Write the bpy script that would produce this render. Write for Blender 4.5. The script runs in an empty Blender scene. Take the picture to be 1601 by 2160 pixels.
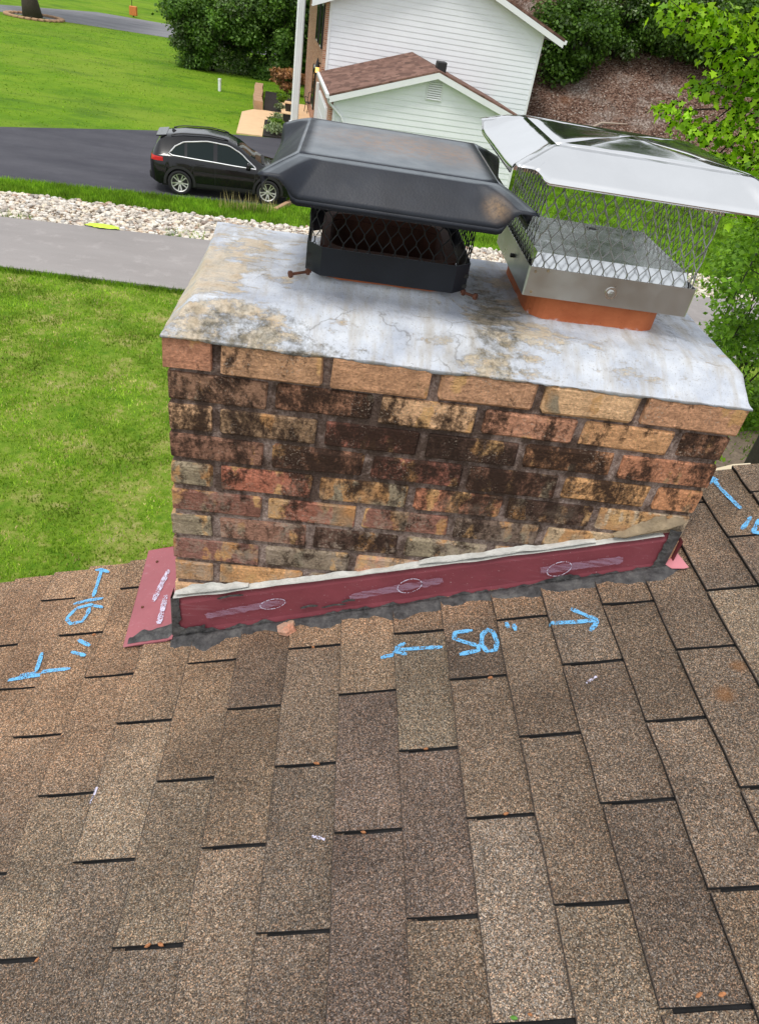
import bpy, bmesh, math, random
import numpy as np
from mathutils import Vector, Matrix, noise as mnoise
R_ = math.radians
rnd = random.Random(7)
sc = bpy.context.scene
col = sc.collection

# ------------------------------------------------------------------ camera
cam_d = bpy.data.cameras.new('camera'); cam = bpy.data.objects.new('camera', cam_d); col.objects.link(cam)
cam_d.sensor_fit = 'VERTICAL'; cam_d.sensor_height = 24.0; cam_d.lens = 24.0 * 1491.0 / 2160.0
cam_d.clip_start = 0.05; cam_d.clip_end = 2000
CAM = (0.29037, -1.21253, 0.63711)
_w = Vector((0.6527, -0.0620, 0.1325)); _th = _w.length
_Rm = Matrix.Rotation(_th, 3, _w.normalized()) @ Matrix(((1, 0, 0), (0, 0, -1), (0, 1, 0)))
right, down, fwd = _Rm[0], _Rm[1], _Rm[2]
M = Matrix.Identity(4)
for i in range(3):
    M[i][0] = right[i]; M[i][1] = -down[i]; M[i][2] = -fwd[i]; M[i][3] = CAM[i]
cam.matrix_world = M
sc.camera = cam

# ------------------------------------------------------------------ world, sun, exposure
SUN_EL, SUN_AZ = 64.0, 215.0      # azimuth measured clockwise from +Y
world = bpy.data.worlds.new('World'); sc.world = world; world.use_nodes = True
wn = world.node_tree.nodes; wl = world.node_tree.links
bg = wn['Background']
sky = wn.new('ShaderNodeTexSky'); sky.sky_type = 'NISHITA'; sky.sun_disc = False
sky.sun_elevation = R_(SUN_EL); sky.sun_rotation = R_(SUN_AZ)
sky.air_density = 1.0; sky.dust_density = 4.0; sky.ozone_density = 1.0
hs = wn.new('ShaderNodeHueSaturation'); hs.inputs['Saturation'].default_value = 0.38; hs.inputs['Value'].default_value = 1.0
wl.new(sky.outputs[0], hs.inputs['Color'])
cloud = wn.new('ShaderNodeMix'); cloud.data_type = 'RGBA'; cloud.inputs[0].default_value = 0.62      # even cloud cover over the whole dome
cloud.inputs[7].default_value = (6.6, 6.8, 7.1, 1)
wl.new(hs.outputs[0], cloud.inputs[6]); wl.new(cloud.outputs[2], bg.inputs['Color'])
bg.inputs['Strength'].default_value = 0.135
sun_d = bpy.data.lights.new('sun', 'SUN'); sun_d.energy = 1.5; sun_d.angle = R_(14); sun_d.color = (1.0, 0.955, 0.89)
sun = bpy.data.objects.new('sun', sun_d); col.objects.link(sun)
sv = Vector((math.sin(R_(SUN_AZ)) * math.cos(R_(SUN_EL)), math.cos(R_(SUN_AZ)) * math.cos(R_(SUN_EL)), math.sin(R_(SUN_EL))))
sun.rotation_euler = sv.to_track_quat('Z', 'Y').to_euler()
sun.location = (0, 0, 30)
sc.view_settings.view_transform = 'Standard'; sc.view_settings.look = 'None'
sc.view_settings.gamma = 1.0; sc.view_settings.exposure = 0.36; sc.view_settings.use_curve_mapping = False

# ------------------------------------------------------------------ helpers
def srgb(r, g, b):
    def f(c):
        c /= 255.0
        return c / 12.92 if c <= 0.04045 else ((c + 0.055) / 1.055) ** 2.4
    return (f(r), f(g), f(b), 1.0)

def tag(o, label=None, cat=None, group=None, kind=None):
    if label: o['label'] = label
    if cat: o['category'] = cat
    if group: o['group'] = group
    if kind: o['kind'] = kind
    return o

def empty(name, loc=(0, 0, 0), rz=0, label=None, cat=None, group=None):
    o = bpy.data.objects.new(name, None); col.objects.link(o)
    o.location = loc; o.rotation_euler = (0, 0, rz); o.empty_display_size = 0.2
    return tag(o, label, cat, group)

def obj(name, verts, faces, m, parent=None, world=True, smooth=False, loc=None):
    """one mesh object; with a parent, world-space verts are shifted into its (unrotated) frame"""
    me = bpy.data.meshes.new(name)
    vs = np.asarray(verts, dtype=float).reshape(-1, 3)
    if parent is not None and world:
        off = Vector((0, 0, 0)); p = parent
        while p is not None:
            off += p.location; p = p.parent
        vs = vs - np.array(off)
    me.from_pydata(vs.tolist(), [], [tuple(int(i) for i in f) for f in faces])
    if smooth: me.shade_smooth()
    o = bpy.data.objects.new(name, me); col.objects.link(o)
    if m is not None: me.materials.append(m)
    if parent is not None: o.parent = parent
    if loc is not None: o.location = loc
    return o

class MB:
    def __init__(s): s.v = []; s.f = []
    def add(s, vs, fs):
        n = len(s.v); s.v += [tuple(v) for v in vs]; s.f += [tuple(i + n for i in f) for f in fs]; return s
    def box(s, x0, x1, y0, y1, z0, z1):
        return s.add([(x0, y0, z0), (x1, y0, z0), (x1, y1, z0), (x0, y1, z0), (x0, y0, z1), (x1, y0, z1), (x1, y1, z1), (x0, y1, z1)],
                     [(0, 3, 2, 1), (4, 5, 6, 7), (0, 1, 5, 4), (1, 2, 6, 5), (2, 3, 7, 6), (3, 0, 4, 7)])
    def bbox(s, x0, x1, y0, y1, z0, z1, b, jit=0.0):
        """box with chamfered edges (24 verts)"""
        c = []
        fs = []
        xs = (x0, x1); ys = (y0, y1); zs = (z0, z1)
        idx = {}
        for i in range(2):
            for j in range(2):
                for k in range(2):
                    sx, sy, sz = (1, -1)[i], (1, -1)[j], (1, -1)[k]
                    for a in range(3):
                        p = [xs[i] + sx * b, ys[j] + sy * b, zs[k] + sz * b]
                        p[a] = (xs[i], ys[j], zs[k])[a]
                        if jit: p = [q + rnd.uniform(-jit, jit) for q in p]
                        idx[(i, j, k, a)] = len(c); c.append(p)
        I = lambda i, j, k, a: idx[(i, j, k, a)]
        for v in range(2):
            fs.append([I(v, 0, 0, 0), I(v, 1, 0, 0), I(v, 1, 1, 0), I(v, 0, 1, 0)][::(1 if v else -1)])
            fs.append([I(0, v, 0, 1), I(0, v, 1, 1), I(1, v, 1, 1), I(1, v, 0, 1)][::(1 if v else -1)])
            fs.append([I(0, 0, v, 2), I(1, 0, v, 2), I(1, 1, v, 2), I(0, 1, v, 2)][::(1 if v else -1)])
        for a in range(2):
            for b_ in range(2):
                fs.append([I(a, b_, 0, 0), I(a, b_, 1, 0), I(a, b_, 1, 1), I(a, b_, 0, 1)])
                fs.append([I(a, 0, b_, 0), I(a, 1, b_, 0), I(a, 1, b_, 2), I(a, 0, b_, 2)])
                fs.append([I(0, a, b_, 1), I(1, a, b_, 1), I(1, a, b_, 2), I(0, a, b_, 2)])
                for k in range(2): fs.append([I(a, b_, k, 0), I(a, b_, k, 1), I(a, b_, k, 2)])
        return s.add(c, fs)
    def tube(s, pts, rad, n=8, cap=True):
        pts = [Vector(p) for p in pts]
        rads = rad if isinstance(rad, (list, tuple)) else [rad] * len(pts)
        base = len(s.v); prev = None
        for i, p in enumerate(pts):
            d = (pts[min(i + 1, len(pts) - 1)] - pts[max(i - 1, 0)])
            d = d.normalized() if d.length > 1e-9 else Vector((0, 0, 1))
            if prev is None:
                up = Vector((0, 0, 1)) if abs(d.z) < .9 else Vector((1, 0, 0))
                a = d.cross(up).normalized()
            else:
                a = (prev - d * prev.dot(d)).normalized()
            prev = a; b = d.cross(a)
            for k in range(n):
                t = 2 * math.pi * k / n
                s.v.append(tuple(p + (a * math.cos(t) + b * math.sin(t)) * rads[i]))
        for i in range(len(pts) - 1):
            for k in range(n):
                s.f.append((base + i * n + k, base + i * n + (k + 1) % n, base + (i + 1) * n + (k + 1) % n, base + (i + 1) * n + k))
        if cap:
            s.f.append(tuple(base + k for k in range(n))[::-1])
            s.f.append(tuple(base + (len(pts) - 1) * n + k for k in range(n)))
        return s
    def prism(s, poly, a, b, axis='z'):
        """extrude a 2D polygon between a and b along an axis"""
        n = len(poly)
        def P(q, t):
            return {'z': (q[0], q[1], t), 'y': (q[0], t, q[1]), 'x': (t, q[0], q[1])}[axis]
        vs = [P(q, a) for q in poly] + [P(q, b) for q in poly]
        fs = [tuple(range(n))[::-1], tuple(range(n, 2 * n))] + [(i, (i + 1) % n, n + (i + 1) % n, n + i) for i in range(n)]
        return s.add(vs, fs)
    def grid(s, P):
        """P[i][j] -> quads"""
        n0, n1 = len(P), len(P[0]); b = len(s.v)
        for r in P: s.v += [tuple(q) for q in r]
        for i in range(n0 - 1):
            for j in range(n1 - 1):
                s.f.append((b + i * n1 + j, b + (i + 1) * n1 + j, b + (i + 1) * n1 + j + 1, b + i * n1 + j + 1))
        return s
    def build(s, name, m, parent=None, world=True, smooth=False):
        o = obj(name, s.v, s.f, m, parent, world, smooth)
        bm = bmesh.new(); bm.from_mesh(o.data); bmesh.ops.recalc_face_normals(bm, faces=bm.faces); bm.to_mesh(o.data); bm.free()
        return o

def n3(x, y, z, s=1.0):
    return mnoise.noise(Vector((x * s, y * s, z * s)))

# ---- material builder
class Mat:
    def __init__(s, name, rough=0.8, metal=0.0, spec=0.5):
        s.m = bpy.data.materials.new(name); s.m.use_nodes = True
        s.n = s.m.node_tree.nodes; s.l = s.m.node_tree.links
        s.b = s.n['Principled BSDF']
        s.set('Roughness', rough); s.set('Metallic', metal); s.set('Specular IOR Level', spec)
        s._pos = None
    def set(s, k, v):
        if isinstance(v, bpy.types.NodeSocket): s.l.new(v, s.b.inputs[k])
        else: s.b.inputs[k].default_value = v
        return s
    def pos(s):
        if s._pos is None:
            s._pos = s.n.new('ShaderNodeNewGeometry').outputs['Position']
        return s._pos
    def obj(s): return s.n.new('ShaderNodeTexCoord').outputs['Object']
    def map(s, v, scale=(1, 1, 1), rot=(0, 0, 0), loc=(0, 0, 0)):
        m = s.n.new('ShaderNodeMapping'); s.l.new(v, m.inputs[0])
        m.inputs['Location'].default_value = loc; m.inputs['Rotation'].default_value = rot; m.inputs['Scale'].default_value = scale
        return m.outputs[0]
    def noise(s, scale, detail=4, rough=.55, vec=None, out='Fac', dist=0.0):
        n = s.n.new('ShaderNodeTexNoise'); n.inputs['Scale'].default_value = scale; n.inputs['Detail'].default_value = detail
        n.inputs['Roughness'].default_value = rough; n.inputs['Distortion'].default_value = dist
        s.l.new(vec if vec is not None else s.pos(), n.inputs['Vector']); return n.outputs[out]
    def voro(s, scale, vec=None, feature='F1', out='Distance'):
        n = s.n.new('ShaderNodeTexVoronoi'); n.feature = feature; n.inputs['Scale'].default_value = scale
        s.l.new(vec if vec is not None else s.pos(), n.inputs['Vector']); return n.outputs[out]
    def ramp(s, f, stops, interp='LINEAR'):
        r = s.n.new('ShaderNodeValToRGB'); s.l.new(f, r.inputs[0]); e = r.color_ramp.elements; r.color_ramp.interpolation = interp
        while len(e) < len(stops): e.new(0.5)
        for i, (p, c) in enumerate(stops):
            e[i].position = p
            e[i].color = c if not isinstance(c, (int, float)) else (c, c, c, 1)
        return r.outputs[0]
    def mix(s, f, a, b, mode='MIX'):
        n = s.n.new('ShaderNodeMix'); n.data_type = 'RGBA'; n.blend_type = mode; n.clamp_factor = True
        for sock, v in ((n.inputs[0], f), (n.inputs[6], a), (n.inputs[7], b)):
            if isinstance(v, bpy.types.NodeSocket): s.l.new(v, sock)
            else: sock.default_value = v if not (sock.type == 'RGBA' and isinstance(v, (int, float))) else (v, v, v, 1)
        return n.outputs[2]
    def math(s, op, a, b=0.0, c=0.0, clamp=False):
        n = s.n.new('ShaderNodeMath'); n.operation = op; n.use_clamp = clamp
        for i, v in enumerate((a, b, c)):
            if isinstance(v, bpy.types.NodeSocket): s.l.new(v, n.inputs[i])
            else: n.inputs[i].default_value = v
        return n.outputs[0]
    def sep(s, v):
        n = s.n.new('ShaderNodeSeparateXYZ'); s.l.new(v, n.inputs[0]); return n.outputs
    def sepc(s, v):
        n = s.n.new('ShaderNodeSeparateColor'); s.l.new(v, n.inputs[0]); return n.outputs
    def info(s): return s.n.new('ShaderNodeObjectInfo').outputs
    def island(s): return s.n.new('ShaderNodeNewGeometry').outputs['Random Per Island']
    def blob(s, centre, radii, vec=None, soft=0.5, wob=0.0, wscale=20):
        """1 inside an ellipsoid, fading out (a stain with a shape of its own)"""
        v = vec if vec is not None else s.pos()
        m = s.n.new('ShaderNodeVectorMath'); m.operation = 'SUBTRACT'; s.l.new(v, m.inputs[0]); m.inputs[1].default_value = centre
        d = s.n.new('ShaderNodeVectorMath'); d.operation = 'DIVIDE'; s.l.new(m.outputs[0], d.inputs[0]); d.inputs[1].default_value = radii
        L = s.n.new('ShaderNodeVectorMath'); L.operation = 'LENGTH'; s.l.new(d.outputs[0], L.inputs[0])
        o = L.outputs['Value']
        if wob: o = s.math('ADD', o, s.math('MULTIPLY', s.math('SUBTRACT', s.noise(wscale, 5, .65, v), .5), wob))
        mr = s.n.new('ShaderNodeMapRange'); mr.interpolation_type = 'SMOOTHSTEP'; s.l.new(o, mr.inputs[0])
        mr.inputs[1].default_value = 1.0 - soft; mr.inputs[2].default_value = 1.0 + soft; mr.inputs[3].default_value = 1.0; mr.inputs[4].default_value = 0.0
        return mr.outputs[0]
    def color(s, c): return s.set('Base Color', c)
    def bump(s, h, strength=.5, dist=.01):
        n = s.n.new('ShaderNodeBump'); n.inputs['Strength'].default_value = strength; n.inputs['Distance'].default_value = dist
        s.l.new(h, n.inputs['Height']); s.l.new(n.outputs[0], s.b.inputs['Normal']); return s

def plain(name, c, rough=.7, metal=0.0, spec=.5, var=.12, scale=8, bump=0.0, bscale=60, bdist=.004):
    k = Mat(name, rough, metal, spec)
    a = tuple(x * (1 - var) for x in c[:3]) + (1,); b = tuple(min(1, x * (1 + var)) for x in c[:3]) + (1,)
    k.color(k.ramp(k.noise(scale, 5, .6), [(.3, a), (.7, b)]))
    if bump: k.bump(k.noise(bscale, 5, .6), bump, bdist)
    return k.m

# ------------------------------------------------------------------ roof geometry constants
T = 0.341; Z0 = -0.7305; K = math.sqrt(1 + T * T)
NRM = Vector((-T / K, 0, 1 / K))
EDGE = [-.433, -.326, -.204, -.078, .05, .174, .295, .42, .543, .658, .776, .89, 1.012, 1.12, 1.234, 1.341]
left = []; e = -.433
while e > -4.6: e -= .1225; left.append(e)
NL = len(left)
EDGE = left[::-1] + EDGE
e = EDGE[-1]
while e < 3.2: e += .113; EDGE.append(e)
RIDGE_S = EDGE[-1]; EAVE_S = EDGE[0]
TAB = .3045; RAKE = .300; YEND = -6.0
H1, H0 = .0125, .0035
def rp(s, y, h=0.0):
    x = s / K
    return (x + NRM.x * h, y, Z0 + T * x + NRM.z * h)
def phase(i): return -.109 if (i - NL) % 2 == 0 else -.258
import bisect
def surf_h(s):
    i = max(0, min(len(EDGE) - 2, bisect.bisect_right(EDGE, s) - 1))
    f = (s - EDGE[i]) / (EDGE[i + 1] - EDGE[i])
    return H1 + (H0 - H1) * f
G = -5.80

# ------------------------------------------------------------------ materials
def mat_shingle():
    k = Mat('asphalt_shingle', .93, 0, .25)
    inf = k.info()
    cell = k.sepc(k.voro(600, out='Color'))
    cell2 = k.sepc(k.voro(330, out='Color'))
    gran = k.ramp(cell[0], [(0, .24), (.22, .46), (.5, .86), (.78, 1.30), (.93, 2.05), (1, 2.6)])
    tint = k.ramp(cell[1], [(0, (.72, .80, .95, 1)), (.4, (1, 1, 1, 1)), (.7, (1.12, .99, .86, 1)), (1, (1.22, .90, .74, 1))])
    tint2 = k.ramp(cell2[2], [(0, .72), (.5, 1.0), (1, 1.32)])
    big = k.ramp(k.noise(5.5, 5, .6), [(.3, .85), (.7, 1.15)])
    cb = k.n.new('ShaderNodeCombineXYZ'); k.l.new(k.math('MULTIPLY', inf['Random'], 60.0), cb.inputs[0]); k.l.new(k.math('MULTIPLY', inf['Random'], 31.0), cb.inputs[2])
    av = k.n.new('ShaderNodeVectorMath'); k.l.new(k.map(k.pos(), (1.0, 1.0, 0.0)), av.inputs[0]); k.l.new(cb.outputs[0], av.inputs[1])
    blend = k.ramp(k.noise(5.0, 2, .5, k.map(av.outputs[0], (.7, 1, 1))), [(.34, (.80, .79, .79, 1)), (.5, (1, 1, 1, 1)), (.66, (1.20, 1.19, 1.17, 1))])
    # weathered tan zone down-slope and beside the chimney
    p = k.sep(k.pos())
    tanx = k.blob((-.36, .06, -.86), (.52, .42, .5), soft=.6, wob=.7, wscale=5)
    near = k.blob((.55, .05, -.56), (.75, .15, .5), soft=.5, wob=.7, wscale=9)
    w = k.math('MAXIMUM', k.math('MULTIPLY', tanx, .85), k.math('MULTIPLY', near, .7))
    base = k.mix(w, inf['Color'], k.mix(.55, inf['Color'], srgb(172, 140, 110)))
    c = k.mix(1.0, base, gran, 'MULTIPLY'); c = k.mix(.9, c, tint, 'MULTIPLY'); c = k.mix(.8, c, tint2, 'MULTIPLY'); c = k.mix(1.0, c, big, 'MULTIPLY'); c = k.mix(1.0, c, blend, 'MULTIPLY')
    # rust drips
    for ctr, r in (((1.153, -.311, -.33), .013), ((1.103, -.373, -.35), .016)):
        c = k.mix(k.math('MULTIPLY', k.blob(ctr, (r, r, .05), soft=.7, wob=1.2, wscale=60), .42), c, srgb(140, 92, 44))
    k.color(c)
    k.bump(k.mix(.5, cell[0], k.noise(160, 3)), .8, .004)
    return k.m
M_SHINGLE = mat_shingle()
M_WORNSHADE = plain('worn_shaded_edge', srgb(62, 53, 48), .95, var=.5, scale=120)  # dark line along each butt edge: granule loss plus painted-in shade
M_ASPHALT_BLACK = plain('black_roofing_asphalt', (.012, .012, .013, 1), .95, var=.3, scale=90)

def mat_brick():
    k = Mat('weathered_brick', .92, 0, .25)
    inf = k.info(); P = k.pos()
    fine = k.noise(150, 6, .72); mid = k.noise(34, 5, .65)
    grain = k.noise(48, 4, .6, k.map(P, (.35, .35, 1.7)))
    base = k.mix(1.0, inf['Color'], k.ramp(grain, [(.25, .70), (.55, 1.0), (.8, 1.3)]), 'MULTIPLY')
    base = k.mix(1.0, base, k.ramp(mid, [(.3, .74), (.55, 1.02), (.75, 1.28)]), 'MULTIPLY')
    base = k.mix(.75, base, k.ramp(fine, [(.25, .40), (.5, 1.0), (.75, 1.75)]), 'MULTIPLY')
    hsv = k.n.new('ShaderNodeHueSaturation'); hsv.inputs['Hue'].default_value = .500; hsv.inputs['Saturation'].default_value = .84; hsv.inputs['Value'].default_value = 1.28; k.l.new(base, hsv.inputs['Color']); base = hsv.outputs[0]
    # each brick reads its own piece of the pattern
    off = k.math('MULTIPLY', inf['Random'], 17.0)
    comb = k.n.new('ShaderNodeCombineXYZ'); k.l.new(off, comb.inputs[0]); k.l.new(off, comb.inputs[2])
    add = k.n.new('ShaderNodeVectorMath'); k.l.new(P, add.inputs[0]); k.l.new(comb.outputs[0], add.inputs[1])
    pv = add.outputs[0]
    at = k.n.new('ShaderNodeAttribute'); at.attribute_type = 'OBJECT'; at.attribute_name = 'chip'
    pn = k.math('ADD', k.math('MULTIPLY', k.noise(17, 2, .5, k.map(pv, (1.3, 1.3, .55))), .8), k.math('MULTIPLY', k.noise(90, 4, .7, pv), .2))
    pm = k.ramp(k.math('ADD', pn, k.math('MULTIPLY', at.outputs['Fac'], .17)), [(.60, 0.0), (.64, 1.0)])
    pc = k.ramp(k.noise(9, 2, .5, pv), [(.36, srgb(152, 142, 122)), (.48, srgb(206, 152, 100)), (.6, srgb(226, 180, 124))])
    pc = k.mix(.7, pc, k.ramp(fine, [(.3, .6), (.7, 1.3)]), 'MULTIPLY')
    base = k.mix(k.math('MULTIPLY', pm, .9), base, pc)
    # soot and lichen staining running down over bricks and joints
    s = k.math('ADD', k.math('MULTIPLY', k.noise(11, 5, .65, k.map(P, (1.2, 1.2, .7))), .55), k.math('MULTIPLY', k.noise(46, 6, .72, k.map(P, (1.2, 1.2, .8))), .45))
    s = k.math('ADD', s, k.math('MULTIPLY', k.math('SUBTRACT', inf['Alpha'], .50), .20))
    s = k.math('ADD', s, k.math('SUBTRACT', k.math('MULTIPLY', k.blob((.50, .0, -.14), (.66, .5, .11), soft=.8, wob=1.0, wscale=7), .075), .036))
    s = k.math('ADD', s, k.math('MULTIPLY', k.math('SUBTRACT', k.noise(190, 4, .75), .5), .22))
    sm = k.ramp(s, [(.475, 0.0), (.53, .65), (.59, .96)])
    base = k.mix(sm, base, k.mix(fine, srgb(16, 12, 10), srgb(74, 54, 44)))
    lm = k.math('MULTIPLY', k.ramp(k.noise(240, 3, .6), [(.58, 0.0), (.66, 1.0)]), k.ramp(k.noise(14, 4, .6), [(.48, 0.0), (.64, .75)]))
    base = k.mix(lm, base, srgb(190, 174, 158))
    zl = k.ramp(k.math('MULTIPLY', k.sep(P)[2], -1.0), [(.20, 0.0), (.34, 1.0)])
    rsd = k.math('MULTIPLY', zl, k.ramp(k.math('ADD', k.math('MULTIPLY', k.noise(15, 4, .6, k.map(P, loc=(4, 0, 2))), .7), k.math('MULTIPLY', k.noise(120, 4, .7), .3)), [(.50, 0.0), (.60, .62)]))
    base = k.mix(rsd, base, srgb(186, 168, 150))
    k.color(base)
    k.bump(k.mix(.5, k.mix(.5, grain, mid), fine), 1.0, .016)
    return k.m
M_BRICK = mat_brick()

def mat_mortar():
    k = Mat('old_mortar', .95, 0, .2)
    f = k.noise(170, 5, .7); P = k.pos()
    c = k.ramp(f, [(.25, srgb(132, 112, 104)), (.5, srgb(188, 166, 156)), (.8, srgb(234, 218, 210))])
    p = k.sep(P)
    s = k.math('ADD', k.math('MULTIPLY', k.noise(11, 5, .65, k.map(P, (1.2, 1.2, .7))), .55), k.math('MULTIPLY', k.noise(46, 6, .72, k.map(P, (1.2, 1.2, .8))), .45))
    s = k.math('ADD', s, k.math('MULTIPLY', k.blob((.45, .0, -.14), (.66, .5, .13), soft=.8, wob=1.0, wscale=7), .07))
    m = k.ramp(k.math('ADD', s, k.ramp(p[0], [(.2, .03), (.95, 0.0)])), [(.455, 0.0), (.60, .86)])
    k.color(k.mix(m, c, k.mix(f, srgb(38, 28, 23), srgb(104, 82, 70))))
    k.bump(f, 1.0, .012)
    return k.m
M_MORTAR = mat_mortar()

def mat_crown():
    k = Mat('painted_mortar_crown', .8, 0, .3)
    P = k.pos()
    f = k.noise(150, 6, .7)
    mort = k.ramp(k.noise(26, 6, .7), [(.3, srgb(184, 164, 138)), (.5, srgb(198, 186, 168)), (.7, srgb(170, 168, 162))])
    mort = k.mix(.6, mort, k.ramp(f, [(.3, .7), (.7, 1.2)]), 'MULTIPLY')
    paint = k.ramp(k.noise(14, 5, .6), [(.3, srgb(170, 177, 190)), (.6, srgb(200, 205, 213)), (.8, srgb(218, 221, 225))])
    brush = k.noise(22, 5, .62, k.map(P, (.55, 1.5, 1.2), (0, 0, .12)))
    blot = k.noise(5.2, 6, .66)
    d = k.math('ADD', k.math('MULTIPLY', brush, .5), k.math('MULTIPLY', blot, .62))
    # the near left part and the left side are worn back to mortar
    worn = k.math('MAXIMUM', k.blob((.02, .33, .11), (.10, .4, .1), soft=.6, wob=1.2, wscale=14), k.math('MULTIPLY', k.blob((.10, .03, .08), (.15, .06, .09), soft=.5, wob=.9, wscale=16), 1.3))
    worn = k.math('MAXIMUM', worn, k.math('MULTIPLY', k.blob((.63, .16, .1), (.16, .22, .1), soft=.6, wob=1.2, wscale=16), .8))
    worn = k.math('MAXIMUM', worn, k.math('MULTIPLY', k.blob((.60, .0, .08), (.07, .10, .1), soft=.6, wob=1.4, wscale=18), .9))
    d2 = k.math('ADD', d, k.math('MULTIPLY', worn, .10))
    d2 = k.math('SUBTRACT', d2, k.math('MULTIPLY', k.blob((.42, .06, .09), (.20, .13, .1), soft=.6, wob=.8, wscale=9), .10))
    pm = k.ramp(k.math('ADD', d2, k.math('MULTIPLY', k.math('SUBTRACT', f, .5), .16)), [(.605, 1.0), (.665, 0.0)])
    c = k.mix(pm, mort, paint)
    # black algae
    al = k.math('MAXIMUM', k.blob((.14, .02, .08), (.15, .055, .08), soft=.7, wob=1.1, wscale=12), k.blob((.62, .17, .1), (.055, .22, .12), soft=.7, wob=1.0, wscale=11))
    al = k.math('MAXIMUM', al, k.math('MULTIPLY', k.blob((.24, -.01, .06), (.12, .05, .05), soft=.7, wob=1.2, wscale=14), .9))
    al = k.math('MAXIMUM', al, k.math('MULTIPLY', k.blob((.60, -.01, .06), (.06, .04, .05), soft=.7, wob=1.2, wscale=14), .8))
    al = k.math('MAXIMUM', al, k.math('MULTIPLY', k.blob((1.02, .30, .1), (.06, .14, .1), soft=.8, wob=1.2, wscale=14), .6))
    sp = k.ramp(k.math('ADD', k.noise(48, 6, .75), k.math('MULTIPLY', al, .24)), [(.62, 0.0), (.84, .85)])
    c = k.mix(sp, c, k.mix(f, srgb(48, 46, 36), srgb(104, 98, 80)))
    c = k.mix(k.math('MULTIPLY', k.ramp(k.noise(9, 5, .6, k.map(P, loc=(3, 1, 0))), [(.55, 0), (.68, 1)]), .28), c, srgb(150, 140, 118))
    # grit, run-off stains and hairline cracks
    c = k.mix(k.math('MULTIPLY', k.ramp(k.noise(260, 3, .6), [(.60, 0), (.68, 1)]), .45), c, srgb(112, 104, 92))
    st = k.ramp(k.noise(13, 5, .65, k.map(P, (2.2, .5, .5), loc=(1, 4, 0))), [(.48, 0), (.68, .75)])
    c = k.mix(k.math('MULTIPLY', st, .7), c, srgb(160, 148, 126))
    wp = k.n.new('ShaderNodeVectorMath'); k.l.new(P, wp.inputs[0]); sc2 = k.n.new('ShaderNodeVectorMath'); sc2.operation = 'SCALE'; k.l.new(k.noise(9, 4, .6, out='Color'), sc2.inputs[0]); sc2.inputs['Scale'].default_value = .09; k.l.new(sc2.outputs[0], wp.inputs[1])
    cr = k.voro(5.5, wp.outputs[0], 'DISTANCE_TO_EDGE')
    c = k.mix(k.math('MULTIPLY', k.ramp(cr, [(.0, 1), (.010, 0)]), k.ramp(k.noise(6, 3), [(.54, 0), (.66, .55)])), c, srgb(86, 80, 70))
    k.color(c)
    k.bump(k.mix(.45, k.mix(.5, brush, f), pm), .8, .008)
    return k.m
M_CROWN = mat_crown()

def mat_terracotta():
    k = Mat('terracotta_flue', .75, 0, .35)
    c = k.ramp(k.noise(18, 5, .6), [(.3, srgb(172, 92, 54)), (.7, srgb(198, 116, 74))])
    sp = k.ramp(k.noise(140, 3, .6), [(.66, 0.0), (.72, 1.0)])
    c = k.mix(sp, c, srgb(120, 60, 34))
    p = k.sep(k.pos())
    # splashes of crown paint low on the tile
    m = k.ramp(k.math('SUBTRACT', k.math('ADD', p[2], k.math('MULTIPLY', k.noise(16, 5, .65), .075)), .0), [(.150, 1.0), (.158, 0.0)])
    c = k.mix(k.ramp(k.math('ADD', p[2], k.math('MULTIPLY', k.noise(30, 5, .6), .02)), [(.176, 0.0), (.194, .92)]), c, srgb(54, 36, 29))
    k.color(k.mix(m, c, srgb(214, 218, 228)))
    k.bump(k.noise(110, 4), .25, .004)
    return k.m
M_TERRA = mat_terracotta()
M_SOOT = plain('sooty_clay', srgb(70, 42, 30), .95, var=.4, scale=14)

def mat_black_cap():
    k = Mat('black_painted_steel', .42, 0, .38)
    P = k.pos()
    c = k.ramp(k.noise(7, 6, .65), [(.3, srgb(17, 21, 30)), (.7, srgb(30, 36, 47))])
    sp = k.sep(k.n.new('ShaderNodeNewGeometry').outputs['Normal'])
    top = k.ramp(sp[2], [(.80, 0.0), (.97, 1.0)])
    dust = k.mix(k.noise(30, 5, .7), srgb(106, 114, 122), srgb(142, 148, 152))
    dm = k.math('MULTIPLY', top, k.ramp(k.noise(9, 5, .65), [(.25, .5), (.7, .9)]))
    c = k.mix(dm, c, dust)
    rs = k.math('MULTIPLY', k.math('MULTIPLY', top, k.blob((.42, .30, .376), (.17, .09, .1), soft=.7, wob=1.2, wscale=14)), k.ramp(k.noise(90, 4, .7), [(.4, .1), (.65, .8)]))
    c = k.mix(rs, c, srgb(142, 112, 88))
    sp2 = k.math('MULTIPLY', k.blob((.556, .075, .345), (.018, .05, .014), soft=.9, wob=.6, wscale=40), k.ramp(k.noise(160, 4, .7), [(.3, .12), (.65, .5)]))
    c = k.mix(sp2, c, srgb(176, 140, 98))
    k.color(c)
    k.set('Roughness', k.ramp(k.noise(12, 5), [(.3, .36), (.7, .6)]))
    k.bump(k.noise(240, 3), .12, .002)
    return k.m
M_BLACKCAP = mat_black_cap()
M_BLACKMESH = plain('black_mesh_paint', (.014, .015, .017, 1), .5, var=.3, scale=50)

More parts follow.
